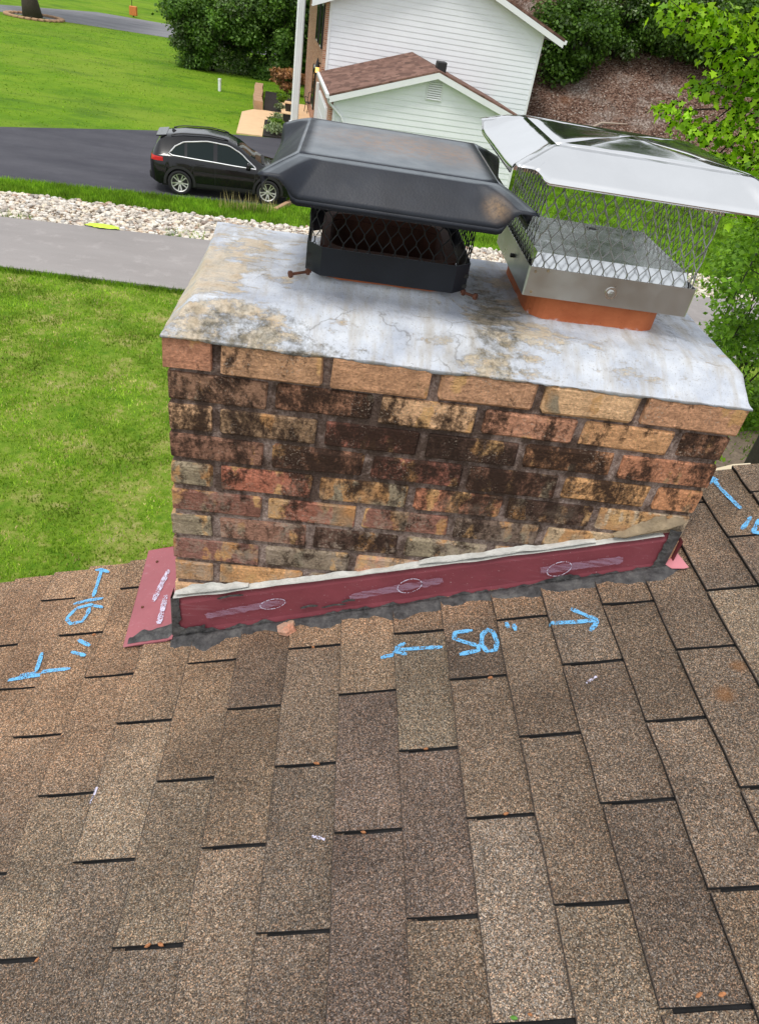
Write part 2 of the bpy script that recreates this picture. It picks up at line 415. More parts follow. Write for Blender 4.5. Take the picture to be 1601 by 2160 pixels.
def mat_steel(name, rough, c, bscale=0, bstr=0):
    k = Mat(name, rough, 1.0)
    k.color(k.mix(k.ramp(k.noise(6, 5, .6), [(.35, 0.0), (.75, .5)]), c, tuple(x * .82 for x in c[:3]) + (1,)))
    k.set('Roughness', k.ramp(k.noise(9, 5, .6), [(.3, rough * .8), (.7, rough * 1.5)]))
    if bstr: k.bump(k.noise(bscale, 2, .4), bstr, .01)
    return k.m
M_STEEL = mat_steel('bright_stainless_steel', .10, (.88, .88, .87, 1), 9, .16)
M_STEELB = mat_steel('brushed_stainless_band', .30, (.60, .60, .58, 1), 60, .03)
M_GALV = mat_steel('galvanised_lid', .17, (.72, .74, .74, 1), 20, .08)
M_STEELMESH = mat_steel('stainless_mesh_strand', .38, (.42, .42, .41, 1))

def mat_flash(name, c, grey):
    k = Mat(name, .5, 0, .4)
    P = k.pos()
    b = k.ramp(k.noise(9, 5, .6), [(.3, c), (.7, tuple(min(1, x * 1.25) for x in c[:3]) + (1,))])
    scr = k.math('MULTIPLY', k.ramp(k.noise(60, 4, .7, k.map(P, (.12, 1, 1), (0, .33, 0))), [(.60, 0.0), (.72, 1.0)]), .35)
    b = k.mix(scr, b, grey)
    b = k.mix(k.math('MULTIPLY', k.ramp(k.noise(210, 3, .6), [(.68, 0), (.73, 1)]), .7), b, srgb(190, 170, 172))
    k.color(b); k.set('Roughness', k.ramp(k.noise(20, 4), [(.3, .42), (.7, .65)])); k.bump(k.noise(11, 4), .35, .012)
    return k.m
M_FLASH = mat_flash('maroon_painted_flashing', srgb(122, 60, 69), srgb(160, 118, 126))
M_APRON = mat_flash('faded_maroon_flashing', srgb(150, 88, 95), srgb(182, 140, 146))
M_PINK = plain('faded_pink_metal', srgb(206, 132, 140), .5)

def mat_tar():
    k = Mat('roofing_tar', .72, 0, .4)
    c = k.ramp(k.noise(40, 6, .7), [(.30, srgb(36, 35, 36)), (.5, srgb(74, 73, 74)), (.72, srgb(106, 104, 102))])
    k.color(c); k.bump(k.noise(55, 6, .65), .9, .01); return k.m
M_TAR = mat_tar()
M_CAULK = plain('grey_sealant', srgb(182, 181, 176), .55, var=.22, scale=30, bump=.7, bscale=60, bdist=.008)
M_CAULKB = plain('old_brown_sealant', srgb(138, 122, 98), .7, var=.3, scale=35, bump=.8, bscale=60, bdist=.008)

def mat_chalk(name, c, cover, thin=0.0):
    k = Mat(name, .95, 0, .1)
    k.color(c)
    tr = k.n.new('ShaderNodeBsdfTransparent'); mx = k.n.new('ShaderNodeMixShader')
    m = k.ramp(k.math('ADD', k.math('MULTIPLY', k.noise(330, 2, .6), .7), k.math('MULTIPLY', k.noise(50, 3, .6), .4)), [(cover - .03, 0.0), (cover + .06, 1.0)])
    if thin: m = k.math('ADD', k.math('MULTIPLY', k.ramp(k.noise(170, 3, .7, k.map(k.pos(), (.10, 1, 1), (0, -.36, 0))), [(.45, 0), (.68, 1)]), 1 - thin), thin - .02)
    k.l.new(m, mx.inputs[0]); k.l.new(k.b.outputs[0], mx.inputs[1]); k.l.new(tr.outputs[0], mx.inputs[2])
    k.l.new(mx.outputs[0], k.n['Material Output'].inputs['Surface'])
    return k.m
M_CHALK = mat_chalk('blue_chalk', srgb(112, 182, 232), .585)
M_CHALKW = mat_chalk('white_chalk', srgb(206, 202, 224), .56)
M_CHALKF = mat_chalk('faint_chalk', srgb(176, 146, 170), .56, .5)

def mat_grass(name, a, b, c, rough=.85):
    k = Mat(name, rough, 0, .2)
    P = k.pos()
    n1 = k.noise(.35, 4, .6); n2 = k.noise(2.6, 5, .65); n3_ = k.noise(26, 5, .7)
    f = k.math('ADD', k.math('MULTIPLY', n1, .45), k.math('ADD', k.math('MULTIPLY', n2, .35), k.math('MULTIPLY', n3_, .3)))
    cc = k.ramp(f, [(.38, a), (.52, b), (.66, c)])
    cc = k.mix(.75, cc, k.ramp(k.noise(70, 4, .75), [(.3, .5), (.7, 1.45)]), 'MULTIPLY')
    k.color(cc); k.bump(k.noise(45, 5, .7), .8, .04); return k.m
M_LAWN = mat_grass('lawn', (.045, .115, .010, 1), (.085, .20, .012, 1), (.15, .23, .035, 1))
def mat_lawn():
    """vivid far lawn, drier near lawn with straw-coloured patches"""
    k = Mat('lawn_grass', .9, 0, .15)
    n1 = k.noise(.22, 4, .6); n2 = k.noise(1.6, 5, .65); n3_ = k.noise(16, 5, .7)
    f = k.math('ADD', k.math('MULTIPLY', n1, .5), k.math('ADD', k.math('MULTIPLY', n2, .35), k.math('MULTIPLY', n3_, .25)))
    far = k.ramp(f, [(.40, (.080, .190, .008, 1)), (.54, (.140, .275, .010, 1)), (.68, (.215, .335, .020, 1))])
    near = k.ramp(k.math('ADD', k.math('MULTIPLY', n2, .6), k.math('MULTIPLY', k.noise(7, 5, .7), .45)), [(.40, (.100, .220, .012, 1)), (.52, (.185, .300, .026, 1)), (.60, (.30, .34, .075, 1)), (.70, (.47, .42, .19, 1))])
    p = k.sep(k.pos())
    far = k.mix(k.math('MULTIPLY', k.ramp(k.noise(.16, 4, .6, k.map(k.pos(), (.5, 1.6, 1), (0, 0, .3), (7, 3, 0))), [(.45, 0), (.65, 1)]), .55), far, (.24, .33, .035, 1))
    far = k.mix(k.math('MULTIPLY', k.ramp(k.noise(.55, 4, .65, k.map(k.pos(), (.6, 1.3, 1), loc=(2, 9, 0))), [(.52, 0), (.66, 1)]), .5), far, (.055, .135, .014, 1))
    yf = k.ramp(k.math('MULTIPLY', p[1], .05), [(.70, 0.0), (.95, 1.0)])
    c = k.mix(yf, near, far)
    c = k.mix(.8, c, k.ramp(k.noise(60, 4, .75), [(.3, .5), (.7, 1.4)]), 'MULTIPLY')
    k.color(c); k.bump(k.noise(40, 5, .7), .8, .05); return k.m
M_LAWN = mat_lawn()

def mat_leaf(name, a, b, rough=.5, trans=.35, up=1.0):
    k = Mat(name, rough, 0, .35)
    r = k.island()
    c = k.ramp(r, [(0, a), (.6, b), (1, tuple(min(1, x * 1.45) for x in b[:3]) + (1,))])
    c = k.mix(.8, c, k.ramp(k.noise(1.1, 3, .6), [(.32, .45), (.68, 1.75)]), 'MULTIPLY')
    k.color(c)
    t = k.n.new('ShaderNodeBsdfTranslucent'); k.l.new(k.mix(1.0, c, (1.3, 1.35, .6, 1), 'MULTIPLY'), t.inputs[0])
    mx = k.n.new('ShaderNodeMixShader'); mx.inputs[0].default_value = trans
    k.l.new(k.b.outputs[0], mx.inputs[1]); k.l.new(t.outputs[0], mx.inputs[2]); k.l.new(mx.outputs[0], k.n['Material Output'].inputs['Surface'])
    return k.m
M_BLADE = mat_leaf('grass_blades', (.075, .190, .008, 1), (.190, .330, .020, 1), .75, .35)
M_BLADE_NEAR = mat_leaf('near_grass_blades', (.110, .215, .014, 1), (.250, .375, .038, 1), .75, .35)
M_BLADE_DRY = mat_leaf('dry_grass_blades', (.26, .25, .08, 1), (.50, .42, .20, 1), .8, .25)
M_LEAF_DARK = mat_leaf('dark_shrub_leaves', (.022, .056, .008, 1), (.075, .150, .018, 1))
M_LEAF_BUSH = mat_leaf('bush_leaves', (.035, .090, .014, 1), (.120, .220, .040, 1))
M_LEAF_PALE = mat_leaf('pale_blossom_leaves', (.14, .20, .10, 1), (.26, .32, .18, 1))
M_LEAF_MAPLE = mat_leaf('maple_leaves', (.130, .280, .010, 1), (.270, .440, .022, 1), .45, .5)
M_LEAF_MID = mat_leaf('young_tree_leaves', (.065, .150, .012, 1), (.160, .290, .028, 1), .5, .45)
M_BARK = plain('bark', (.075, .06, .05, 1), .95, var=.4, scale=20, bump=.8, bscale=40, bdist=.02)
M_BARKD = plain('dark_bark', (.035, .028, .025, 1), .95, var=.3, scale=20)

def mat_asphalt(name, a, b, sc_=1.0, band=0.0):
    k = Mat(name, .85, 0, .35)
    c = k.ramp(k.noise(.7 * sc_, 5, .6, k.map(k.pos(), (.35, 1.2, 1))), [(.3, a), (.7, b)])
    c = k.mix(.5, c, k.ramp(k.noise(140, 3, .7), [(.3, .7), (.7, 1.35)]), 'MULTIPLY')
    c = k.mix(k.math('MULTIPLY', k.ramp(k.noise(2.4, 5, .65), [(.55, 0), (.75, 1)]), .3), c, tuple(min(1, x * 1.7) for x in b[:3]) + (1,))
    k.color(c); k.set('Roughness', k.ramp(k.noise(1.2, 4), [(.3, .7), (.7, .92)])); k.bump(k.noise(150, 3), .3, .006); return k.m
M_DRIVE = mat_asphalt('sealed_asphalt', (.042, .042, .054, 1), (.072, .071, .084, 1))
M_PATH = mat_asphalt('grey_asphalt', (.255, .236, .228, 1), (.315, .293, .284, 1))
M_ROAD = mat_asphalt('road_asphalt', (.16, .16, .175, 1), (.24, .24, .255, 1))
M_STONE = None
def mat_stone():
    k = Mat('river_stone', .85, 0, .3)
    inf = k.info(); isl = k.island()
    r = k.math('FRACT', k.math('ADD', inf['Random'], isl))
    c = k.ramp(r, [(0, srgb(146, 140, 132)), (.2, srgb(206, 198, 186)), (.45, srgb(226, 220, 208)), (.62, srgb(184, 174, 164)), (.78, srgb(220, 208, 186)), (.90, srgb(170, 142, 122)), (.95, srgb(126, 122, 118)), (1, srgb(236, 234, 228))])
    c = k.mix(.5, c, k.ramp(k.noise(30, 4, .6), [(.3, .7), (.7, 1.25)]), 'MULTIPLY')
    k.color(c); k.bump(k.noise(40, 3), .3, .01); return k.m
M_STONE = mat_stone()
M_SOIL = plain('gravel_soil', srgb(142, 124, 104), .95, var=.35, scale=12, bump=.6, bscale=30, bdist=.03)
M_MULCH = plain('dark_mulch', (.022, .018, .016, 1), .95, var=.5, scale=14, bump=1, bscale=22, bdist=.05)
M_TAN = plain('tan_concrete', srgb(222, 188, 148), .85, var=.06, scale=3, bump=.2)
M_TANBLOCK = plain('tan_block', srgb(176, 142, 112), .9, var=.15, scale=6, bump=.5, bscale=25)
def mat_litter():
    k = Mat('leaf_litter_bank', .95, 0, .15)
    cell = k.sepc(k.voro(16, out='Color'))
    c = k.ramp(cell[0], [(0, srgb(58, 42, 36)), (.4, srgb(106, 80, 68)), (.75, srgb(142, 114, 99)), (.93, srgb(150, 130, 118)), (1, srgb(186, 174, 164))])
    f = k.noise(.5, 5, .6)
    c = k.mix(k.ramp(f, [(.54, 0), (.64, .85)]), c, k.ramp(cell[1], [(0, srgb(88, 72, 64)), (.6, srgb(142, 126, 116)), (1, srgb(196, 186, 178))]))
    c = k.mix(k.math('MULTIPLY', k.ramp(k.noise(.35, 5, .6, k.map(k.pos(), loc=(5, 2, 1))), [(.62, 0), (.74, 1)]), .45), c, srgb(150, 100, 66))
    c = k.mix(.6, c, k.ramp(k.noise(24, 4, .7), [(.3, .55), (.7, 1.3)]), 'MULTIPLY')
    k.color(c); k.bump(k.mix(.5, cell[2], k.noise(14, 5, .7)), 1.0, .15); return k.m
M_LITTER = mat_litter()

M_SIDING = plain('white_vinyl_siding', (.82, .85, .89, 1), .45, var=.03, scale=1.5)
M_SIDING2 = plain('white_garage_siding', (.81, .84, .86, 1), .45, var=.04, scale=1.5)
M_WHITE = plain('white_trim_paint', (.80, .82, .83, 1), .4, var=.03, scale=2)
M_HOUSEROOF = None
def mat_nroof():
    k = Mat('brown_roof_shingles', .95, 0, .2)
    cell = k.sepc(k.voro(5.5, k.map(k.n.new('ShaderNodeTexCoord').outputs['Object'], (1, .55, 1)), out='Color'))
    c = k.ramp(cell[0], [(0, srgb(92, 70, 62)), (.5, srgb(116, 88, 78)), (1, srgb(136, 106, 94))])
    c = k.mix(.6, c, k.ramp(k.noise(40, 4, .7), [(.3, .7), (.7, 1.25)]), 'MULTIPLY')
    k.color(c); return k.m
M_HOUSEROOF = mat_nroof()
def mat_nbrick():
    k = Mat('neighbour_brick', .9, 0, .2)
    t = k.n.new('ShaderNodeTexBrick'); tc = k.n.new('ShaderNodeTexCoord').outputs['Object']
    sw = k.sep(tc); cb = k.n.new('ShaderNodeCombineXYZ'); k.l.new(k.math('ADD', sw[0], sw[1]), cb.inputs[0]); k.l.new(sw[2], cb.inputs[1])
    k.l.new(cb.outputs[0], t.inputs['Vector'])
    t.inputs['Scale'].default_value = 1.0; t.inputs['Brick Width'].default_value = .21; t.inputs['Row Height'].default_value = .068; t.inputs['Mortar Size'].default_value = .008
    t.inputs['Color1'].default_value = srgb(150, 98, 76); t.inputs['Color2'].default_value = srgb(190, 140, 112); t.inputs['Mortar'].default_value = srgb(190, 176, 160)
    k.color(t.outputs[0]); return k.m
M_NBRICK = mat_nbrick()
M_DARK = plain('dark_metal', (.015, .015, .016, 1), .5)
M_GLASSDARK = plain('dark_glass', (.01, .013, .016, 1), .06, spec=.8, var=.05)
M_RUST = plain('rusty_steel', srgb(96, 58, 42), .85, var=.4, scale=90, bump=.6, bscale=150, bdist=.003)

# ================================================================== THE OWN HOUSE AND ITS ROOF
house = empty('house', (0, 0, G), 0, 'near house with brown asphalt shingle roof carrying the brick chimney', 'house')
RX = RIDGE_S / K; EX = EAVE_S / K
def deck(name, m):
    mb = MB()
    a = rp(EAVE_S, 0); b = rp(RIDGE_S, 0)
    far = (2 * RX - EX, 0, a[2])
    th = .09
    prof = [(a[0], a[2]), (b[0], b[2]), (far[0], far[2]), (far[0], far[2] - th), (b[0], b[2] - th), (a[0], a[2] - th)]
    mb.prism(prof, YEND, RAKE - .006, 'y')
    return mb.build(name, m, house)
roof = deck('roof', M_ASPHALT_BLACK)
# walls under the roof
M_OWNWALL = plain('cream_siding', srgb(222, 208, 178), .6, var=.05, scale=2)
mb = MB()
wz = lambda x: (Z0 + T * x if x < RX else Z0 + T * (2 * RX - x)) - .095
xa, xb = EX + .45, 2 * RX - EX - .45
mb.prism([(xa, G + .0), (xb, G + .0), (xb, wz(xb)), (RX, wz(RX)), (xa, wz(xa))], YEND + .3, .02, 'y')
mb.build('wall', M_OWNWALL, house)
mb = MB()   # rake boards along the gable end
for s0, s1 in ((EX, RX), (RX, 2 * RX - EX)):
    zz0 = wz(s0) + .082; zz1 = wz(s1) + .082
    mb.prism([(s0, zz0 - .18), (s1, zz1 - .18), (s1, zz1 - .003), (s0, zz0 - .003)], RAKE - .004, RAKE + .016, 'y')
mb.build('rake_board', M_OWNWALL, house)
mb = MB()   # short cream trim end that shows past the chimney
mb.prism([(1.335, -.315), (1.43, -.283), (1.455, -.265), (1.44, -.252), (1.395, -.262), (1.335, -.29)], .31, .345, 'y')
mb.build('trim_end', M_OWNWALL, house)

# shingle tabs
PAL = [srgb(116, 104, 91), srgb(105, 94, 83), srgb(111, 99, 86), srgb(125, 114, 99), srgb(98, 88, 79), srgb(113, 103, 92), srgb(120, 106, 90)]
LIGHT = srgb(128, 118, 103)
_m = [sum(c[i] for c in PAL) / len(PAL) for i in range(3)]
PAL = [tuple(c[i] * .75 + _m[i] * .25 for i in range(3)) + (1,) for c in PAL]
def tab_geo(i, y0, y1, seed):
    """one tab of course i: chamferless thin slab with a slightly wavy butt edge"""
    r = random.Random(seed)
    s0, s1 = EDGE[i], EDGE[i + 1] + .018
    ny, ns = 5, 4
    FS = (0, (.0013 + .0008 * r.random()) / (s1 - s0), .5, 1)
    top = []; jit = [r.uniform(-.0016, .0016) for _ in range(ny)]
    lift = r.uniform(0, .0022); curl = [r.uniform(-.0008, .0016) for _ in range(ny)]
    for a in range(ns):
        row = []
        for b in range(ny):
            fs = FS[a]; fy = b / (ny - 1)
            s = s0 + (s1 - s0) * fs; y = y0 + (y1 - y0) * fy
            if a <= 1: s += jit[b]
            if b in (0, ny - 1): y += r.uniform(-.0010, .0010)
            h = surf_h(min(max(s0 + (EDGE[i + 1] - s0) * fs, s0 + 1e-5), EDGE[i + 1] - 1e-5))
            if a <= 1: h += lift + curl[b] - (.0008 if a == 0 else 0)
            row.append((s, y, h))
        top.append(row)
    V = [rp(*q) for row in top for q in row]
    F = []
    for a in range(ns - 1):
        for b in range(ny - 1):
            F.append((a * ny + b, (a + 1) * ny + b, (a + 1) * ny + b + 1, a * ny + b + 1))
    ring = [b for b in range(ny)] + [a * ny + ny - 1 for a in range(1, ns)] + [(ns - 1) * ny + b for b in range(ny - 2, -1, -1)] + [a * ny for a in range(ns - 2, 0, -1)]
    n0 = len(V)
    flat = [q for row in top for q in row]
    V += [rp(flat[q][0], flat[q][1], max(flat[q][2] - .0080, .0004)) for q in ring]
    m = len(ring)
    for q in range(m):
        F.append((ring[q], ring[(q + 1) % m], n0 + (q + 1) % m, n0 + q))
    return V, F, len(F) - m
SLOT = .0075
stuffV, stuffF = [], []
ntab = 0
for i in range(len(EDGE) - 1):
    y = phase(i)
    while y < RAKE + .05: y += TAB
    top_y = y
    while top_y > YEND:
        y1 = min(top_y - SLOT / 2, RAKE + .012); y0 = max(top_y - TAB + SLOT / 2, YEND)
        if y1 - y0 > .02:
            sm = (EDGE[i] + EDGE[i + 1]) / 2; ym = (y0 + y1) / 2
            inside = EDGE[i] / K > .02 and EDGE[i + 1] / K < 1.09 and y0 > .02
            V, F, ntop = tab_geo(i, y0, y1, hash((i, round(top_y * 100))) & 0xffff)
            if -1.15 < sm < 1.95 and ym > -1.45 and not inside:
                o = obj('shingle', V, F, M_SHINGLE, roof)
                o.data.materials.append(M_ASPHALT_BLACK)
                o.data.materials.append(M_WORNSHADE)
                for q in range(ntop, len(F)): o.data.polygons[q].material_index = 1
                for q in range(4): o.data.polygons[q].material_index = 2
                r = random.Random(i * 131 + int(round(top_y * 100)))
                c = PAL[r.randrange(len(PAL))]
                r.random()
                if .54 < sm < .66 and -.42 < ym < -.10: c = LIGHT
                if .66 < sm < .78 and -.87 < ym < -.55: c = srgb(117, 107, 96)
                if .42 < sm < .66 and -.72 < ym < -.41: c = srgb(102, 91, 83)
                j = r.uniform(.90, 1.10)
                o.color = (c[0] * j, c[1] * j, c[2] * j, 1)
                ntab += 1
            elif not inside:
                n = len(stuffV); stuffV += V; stuffF += [tuple(q + n for q in f) for f in F]
        top_y -= TAB
o = obj('shingle_field', stuffV, stuffF, M_SHINGLE, roof); o['kind'] = 'stuff'; o.color = PAL[0]
# shingles of the far slope (one sheet, out of view behind the ridge)
mb = MB()
mb.add([(RX - .02, YEND, wz(RX) + .11), (RX - .02, RAKE + .01, wz(RX) + .11), (2 * RX - EX, RAKE + .01, wz(2 * RX - EX) + .102), (2 * RX - EX, YEND, wz(2 * RX - EX) + .102)], [(0, 1, 2, 3)])
o = mb.build('shingle_far_slope', M_SHINGLE, roof); o['kind'] = 'stuff'; o.color = PAL[0]

# chalk writing on the shingles
def ribbon(pts, w, hf, off=.0013, step=.004):
    """flat ribbon following (s, y) points on the roof surface"""
    P = [Vector(p) for p in pts]; S = []
    for a, b in zip(P[:-1], P[1:]):
        n = max(1, int((b - a).length / step))
        S += [a + (b - a) * (q / n) for q in range(n)]
    S.append(P[-1])
    rows = []
    for q, p in enumerate(S):
        d = (S[min(q + 2, len(S) - 1)] - S[max(q - 2, 0)]); d = d.normalized() if d.length else Vector((1, 0))
        nn = Vector((-d.y, d.x)); ww = w * (.85 + .3 * mnoise.noise(Vector((p.x * 60, p.y * 60, 3))))
        if q < 2 or q > len(S) - 3: ww *= .7
        rows.append([p + nn * ww * t for t in (-.5, -.17, .17, .5)])
    return [[hf(c, off) for c in r] for r in rows]
def on_roof(c, off): return rp(c.x, c.y, surf_h(c.x) + .0030 + off)
CH = [[(.65, -.161), (.598, -.159), (.542, -.158)], [(.569, -.14), (.555, -.148), (.54, -.159)], [(.54, -.159), (.556, -.166), (.571, -.174)], [(.544, -.163), (.526, -.166), (.512, -.169)],
      [(.721, -.128), (.682, -.13), (.678, -.148), (.701, -.161), (.727, -.174), (.727, -.187), (.685, -.194)],
      [(.754, -.128), (.74, -.144), (.735, -.171), (.744, -.192), (.763, -.19), (.769, -.167), (.765, -.139), (.752, -.127)],
      [(.797, -.121), (.799, -.139)], [(.812, -.128), (.813, -.148)],
      [(.887, -.143), (.939, -.146), (.988, -.147)], [(.942, -.106), (.966, -.126), (.99, -.145)], [(.991, -.143), (.982, -.16), (.967, -.175)],
      [(1.408, .142), (1.4, .191), (1.393, .234), (1.392, .275)], [(1.376, .252), (1.393, .278), (1.401, .265)], [(1.379, .067), (1.399, .087), (1.418, .11)], [(1.397, .052), (1.413, .071), (1.432, .097)],
      [(1.397, .051), (1.418, .049), (1.448, .068), (1.442, .088)],
      [(-.274, .181), (-.279, .24), (-.284, .294)], [(-.303, .292), (-.284, .292), (-.258, .276)], [(-.322, .159), (-.286, .168), (-.243, .171)],
      [(-.233, .135), (-.274, .15), (-.308, .141), (-.323, .105), (-.304, .084), (-.275, .089), (-.269, .118), (-.271, .139)],
      [(-.264, .024), (-.226, .0)], [(-.269, -.015), (-.227, -.032)], [(-.354, 0), (-.349, -.031), (-.346, -.063)], [(-.253, -.07), (-.298, -.071), (-.34, -.074), (-.377, -.078), (-.408, -.083)], [(-.343, -.066), (-.384, -.071)]]
for st in CH:
    o = MB().grid(ribbon(st, .0122, on_roof)).build('chalk_stroke', M_CHALK, roof); o['label'] = 'blue chalk stroke'
for st in ([(.926, -.310), (.950, -.296)], [(.380, -.560), (.404, -.568)], [(-.073, -.41), (-.078, -.445)]):
    MB().grid(ribbon(st, .008, on_roof, step=.006)).build('chalk_smudge', M_CHALKW, roof)

# ================================================================== CHIMNEY
CW, CD = 1.122, .610
CHH, MODW = .0679, .2045
chim = empty('brick_chimney', (CW / 2, CD / 2, G), 0, 'weathered brick chimney with painted mortar crown rising through the shingle roof', 'chimney')
# mortar core (recessed behind the brick faces)
mb = MB(); rc = .0065
mb.box(rc, CW - rc, rc, CD - rc, -1.3, .060)
core = mb.build('mortar', M_MORTAR, chim)
mb = MB(); mb.box(.002, CW - .002, .004, CD - .002, G, -1.30)
mb.build('lower_stack', M_NBRICK, chim)
JW, BH = .0172, .0560
O_, P_, B_, RD, GR, DK, YL = srgb(196, 128, 84), srgb(208, 158, 106), srgb(150, 108, 78), srgb(150, 82, 58), srgb(150, 134, 106), srgb(96, 68, 54), srgb(206, 146, 74)
FRONT = {  # course: list of (colour, soot, chip) from left to right
 1: [(srgb(180, 116, 76), .16, 0), (srgb(182, 132, 86), .28, 0), (srgb(192, 136, 88), .18, 0), (srgb(188, 134, 90), .26, 0), (srgb(210, 162, 108), .18, .1), (srgb(194, 136, 90), .20, 0)],
 2: [(B_, .60, 0), (srgb(160, 106, 70), .80, .1), (P_, .42, .25), (srgb(188, 124, 84), .45, .1), (srgb(206, 146, 84), .36, .1), (srgb(150, 100, 66), .78, 0)],
 3: [(P_, .66, .1), (srgb(158, 122, 84), .58, .1), (RD, .72, .2), (DK, .70, .2), (srgb(170, 112, 62), .70, .1), (srgb(180, 112, 66), .46, 0)],
 4: [(srgb(142, 96, 70), .58, 0), (srgb(150, 98, 66), .72, .1), (RD, .70, .2), (srgb(128, 84, 60), .72, .2), (YL, .56, .1), (srgb(196, 126, 66), .34, 0)],
 5: [(GR, .46, .35), (srgb(178, 94, 56), .45, .5), (GR, .50, .7), (srgb(186, 108, 62), .68, .5), (DK, .78, .5), (srgb(196, 170, 136), .35, .8)],
 6: [(srgb(138, 86, 66), .60, .3), (srgb(160, 92, 64), .48, .6), (srgb(140, 88, 68), .55, .4), (srgb(120, 98, 82), .66, .4), (srgb(190, 160, 120), .4, .6), (P_, .3, .5)],
 7: [(GR, .38, .4), (srgb(150, 104, 80), .60, .2), (DK, .90, .2), (GR, .62, .3), (YL, .25, .5), (P_, .3, .4)],
 8: [(srgb(140, 90, 74), .48, .4), (srgb(140, 122, 100), .64, .3), (srgb(190, 130, 90), .38, .6), (P_, .35, .5), (P_, .3, .3), (P_, .3, 0)],
 9: [(srgb(182, 138, 92), .32, .3), (YL, .22, .5), (srgb(150, 130, 112), .5, .6), (P_, .3, 0), (P_, .3, 0), (P_, .3, 0)],
 10: [(P_, .25, .4)] * 6, 11: [(P_, .3, .2)] * 6, 12: [(P_, .3, 0)] * 6,
}
def brick(x0, x1, y0, y1, k, c, soot, chip):
    zc = -(k - 1.5) * CHH
    z0, z1 = zc - BH / 2, zc + BH / 2
    if k == 1: z0 -= .002; z1 += .004
    j = rnd.uniform(-.0012, .0012)
    mb = MB().bbox(x0 + j, x1 + j, y0 - rnd.uniform(-.0010, .0016), y1, z0 + rnd.uniform(-.001, .001), z1, rnd.uniform(.0024, .0062), .0020)
    o = mb.build('brick', M_BRICK, chim)
    o.color = (c[0], c[1], c[2], soot); o['chip'] = float(chip)
for k in range(1, 16):
    out = .0048 if k == 1 else 0.0
    zb = -(k - 2) * CHH
    j0 = .0938 if k % 2 else .1961
    cuts = [j0 + MODW * q for q in range(5)]
    X = [(-out, cuts[0] - JW / 2)] + [(cuts[q] + JW / 2, cuts[q + 1] - JW / 2) for q in range(4)] + [(cuts[4] + JW / 2, CW + out - (.0 if k == 1 else 0))]
    row = FRONT.get(k, FRONT[12])
    for q, (a, b) in enumerate(X):
        if zb + .02 < Z0 + T * a: continue                      # wholly below the roof
        dep = .092
        if q == 0 and k % 2: dep = .187
        if q == 5 and k % 2 == 0: dep = .187
        c, so, ch = row[q]
        y0 = -out
        if k == 5 and q == 1: y0 = -.002
        brick(a, b, y0, dep, k, c, so, ch)
    # side and back faces
    for side in (0, 1):
        hdr = (k % 2 == 1) if side == 0 else (k % 2 == 0)
        y = (.187 if hdr else .092) + JW
        while y < CD - .03:
            y1 = min(y + MODW - JW, CD + out)
            if CD - y1 < .04: y1 = CD + out
            xa, xb = (-out, .09) if side == 0 else (CW - .09, CW + out)
            if zb + .02 > Z0 + T * xa or y > .2:
                cc = rnd.choice([O_, B_, P_, RD, GR]); brick(xa, xb, y, y1, k, cc, rnd.uniform(.2, .75), rnd.choice([0, 0, .4]))
            y = y1 + JW
    x = .1 if k % 2 else .2
    while x < CW - .12:
        x1 = min(x + MODW - JW, CW - .105)
        brick(x, x1, CD - .09, CD + out, k, rnd.choice([O_, B_, P_, RD, GR]), rnd.uniform(.2, .7), 0)
        x = x1 + JW

# crown
FL = dict(x0=.258, x1=.532, y0=.180, y1=.455)     # flue under the black cap
FR = dict(x0=.690, x1=.972, y0=.178, y1=.478)     # flue under the steel cap
def fdist(x, y, f, r=.04):
    dx = max(f['x0'] + r - x, 0, x - f['x1'] + r); dy = max(f['y0'] + r - y, 0, y - f['y1'] + r)
    return math.hypot(dx, dy) - r
def crown_z(x, y):
    d_f = y + .0066; d_b = CD + .0066 - y; d_l = x + .0066; d_r = CW + .0066 - x
    zf = .068 + .050 * min(1, d_f / .090) + .003 * min(1, max(0, (d_f - .098) / .10))
    zl = .068 + .045 * min(1, d_l / (.050 - .045 * min(1, max(0, y) / .62))) + .012 * min(1, max(0, d_l - .02) / .20)
    zr = .068 + .040 * min(1, d_r / .005) + .012 * min(1, max(0, d_r - .02) / .12)
    zb = .070 + .036 * (1 - math.exp(-d_b / .016)) + .012 * min(1, max(0, d_b - .02) / .16)
    z = min(zf, zl, zr, zb)
    for f, a in ((FL, .030), (FR, .006)):
        d = fdist(x, y, f)
        z += a * math.exp(-max(d, 0) / .026)
    z += .0035 * n3(x, y, 0, 9) + .0016 * n3(x, y, 4, 34)
    return z
nx, ny = 150, 96
P = []
for j in range(ny + 1):
    v = j / ny; row = []
    y = -.0066 + (CD + .0132) * (v + .0)
    for i in range(nx + 1):
        x = -.0066 + (CW + .0132) * i / nx
        ex = .0012 * n3(x, y, 7, 28)
        yy = y - (.0016 * n3(x, 0, 2, 22) if j == 0 else 0)
        xx = x + (ex if i in (0, nx) else 0)
        row.append((xx, yy, crown_z(x, y)))
    P.append(row)
mb = MB().grid(P)
def _hole(f):
    x = sum(mb.v[q][0] for q in f) / 4; y = sum(mb.v[q][1] for q in f) / 4
    return any(fdist(x, y, fl) < -.012 for fl in (FL, FR))
mb.f = [f for f in mb.f if not _hole(f)]
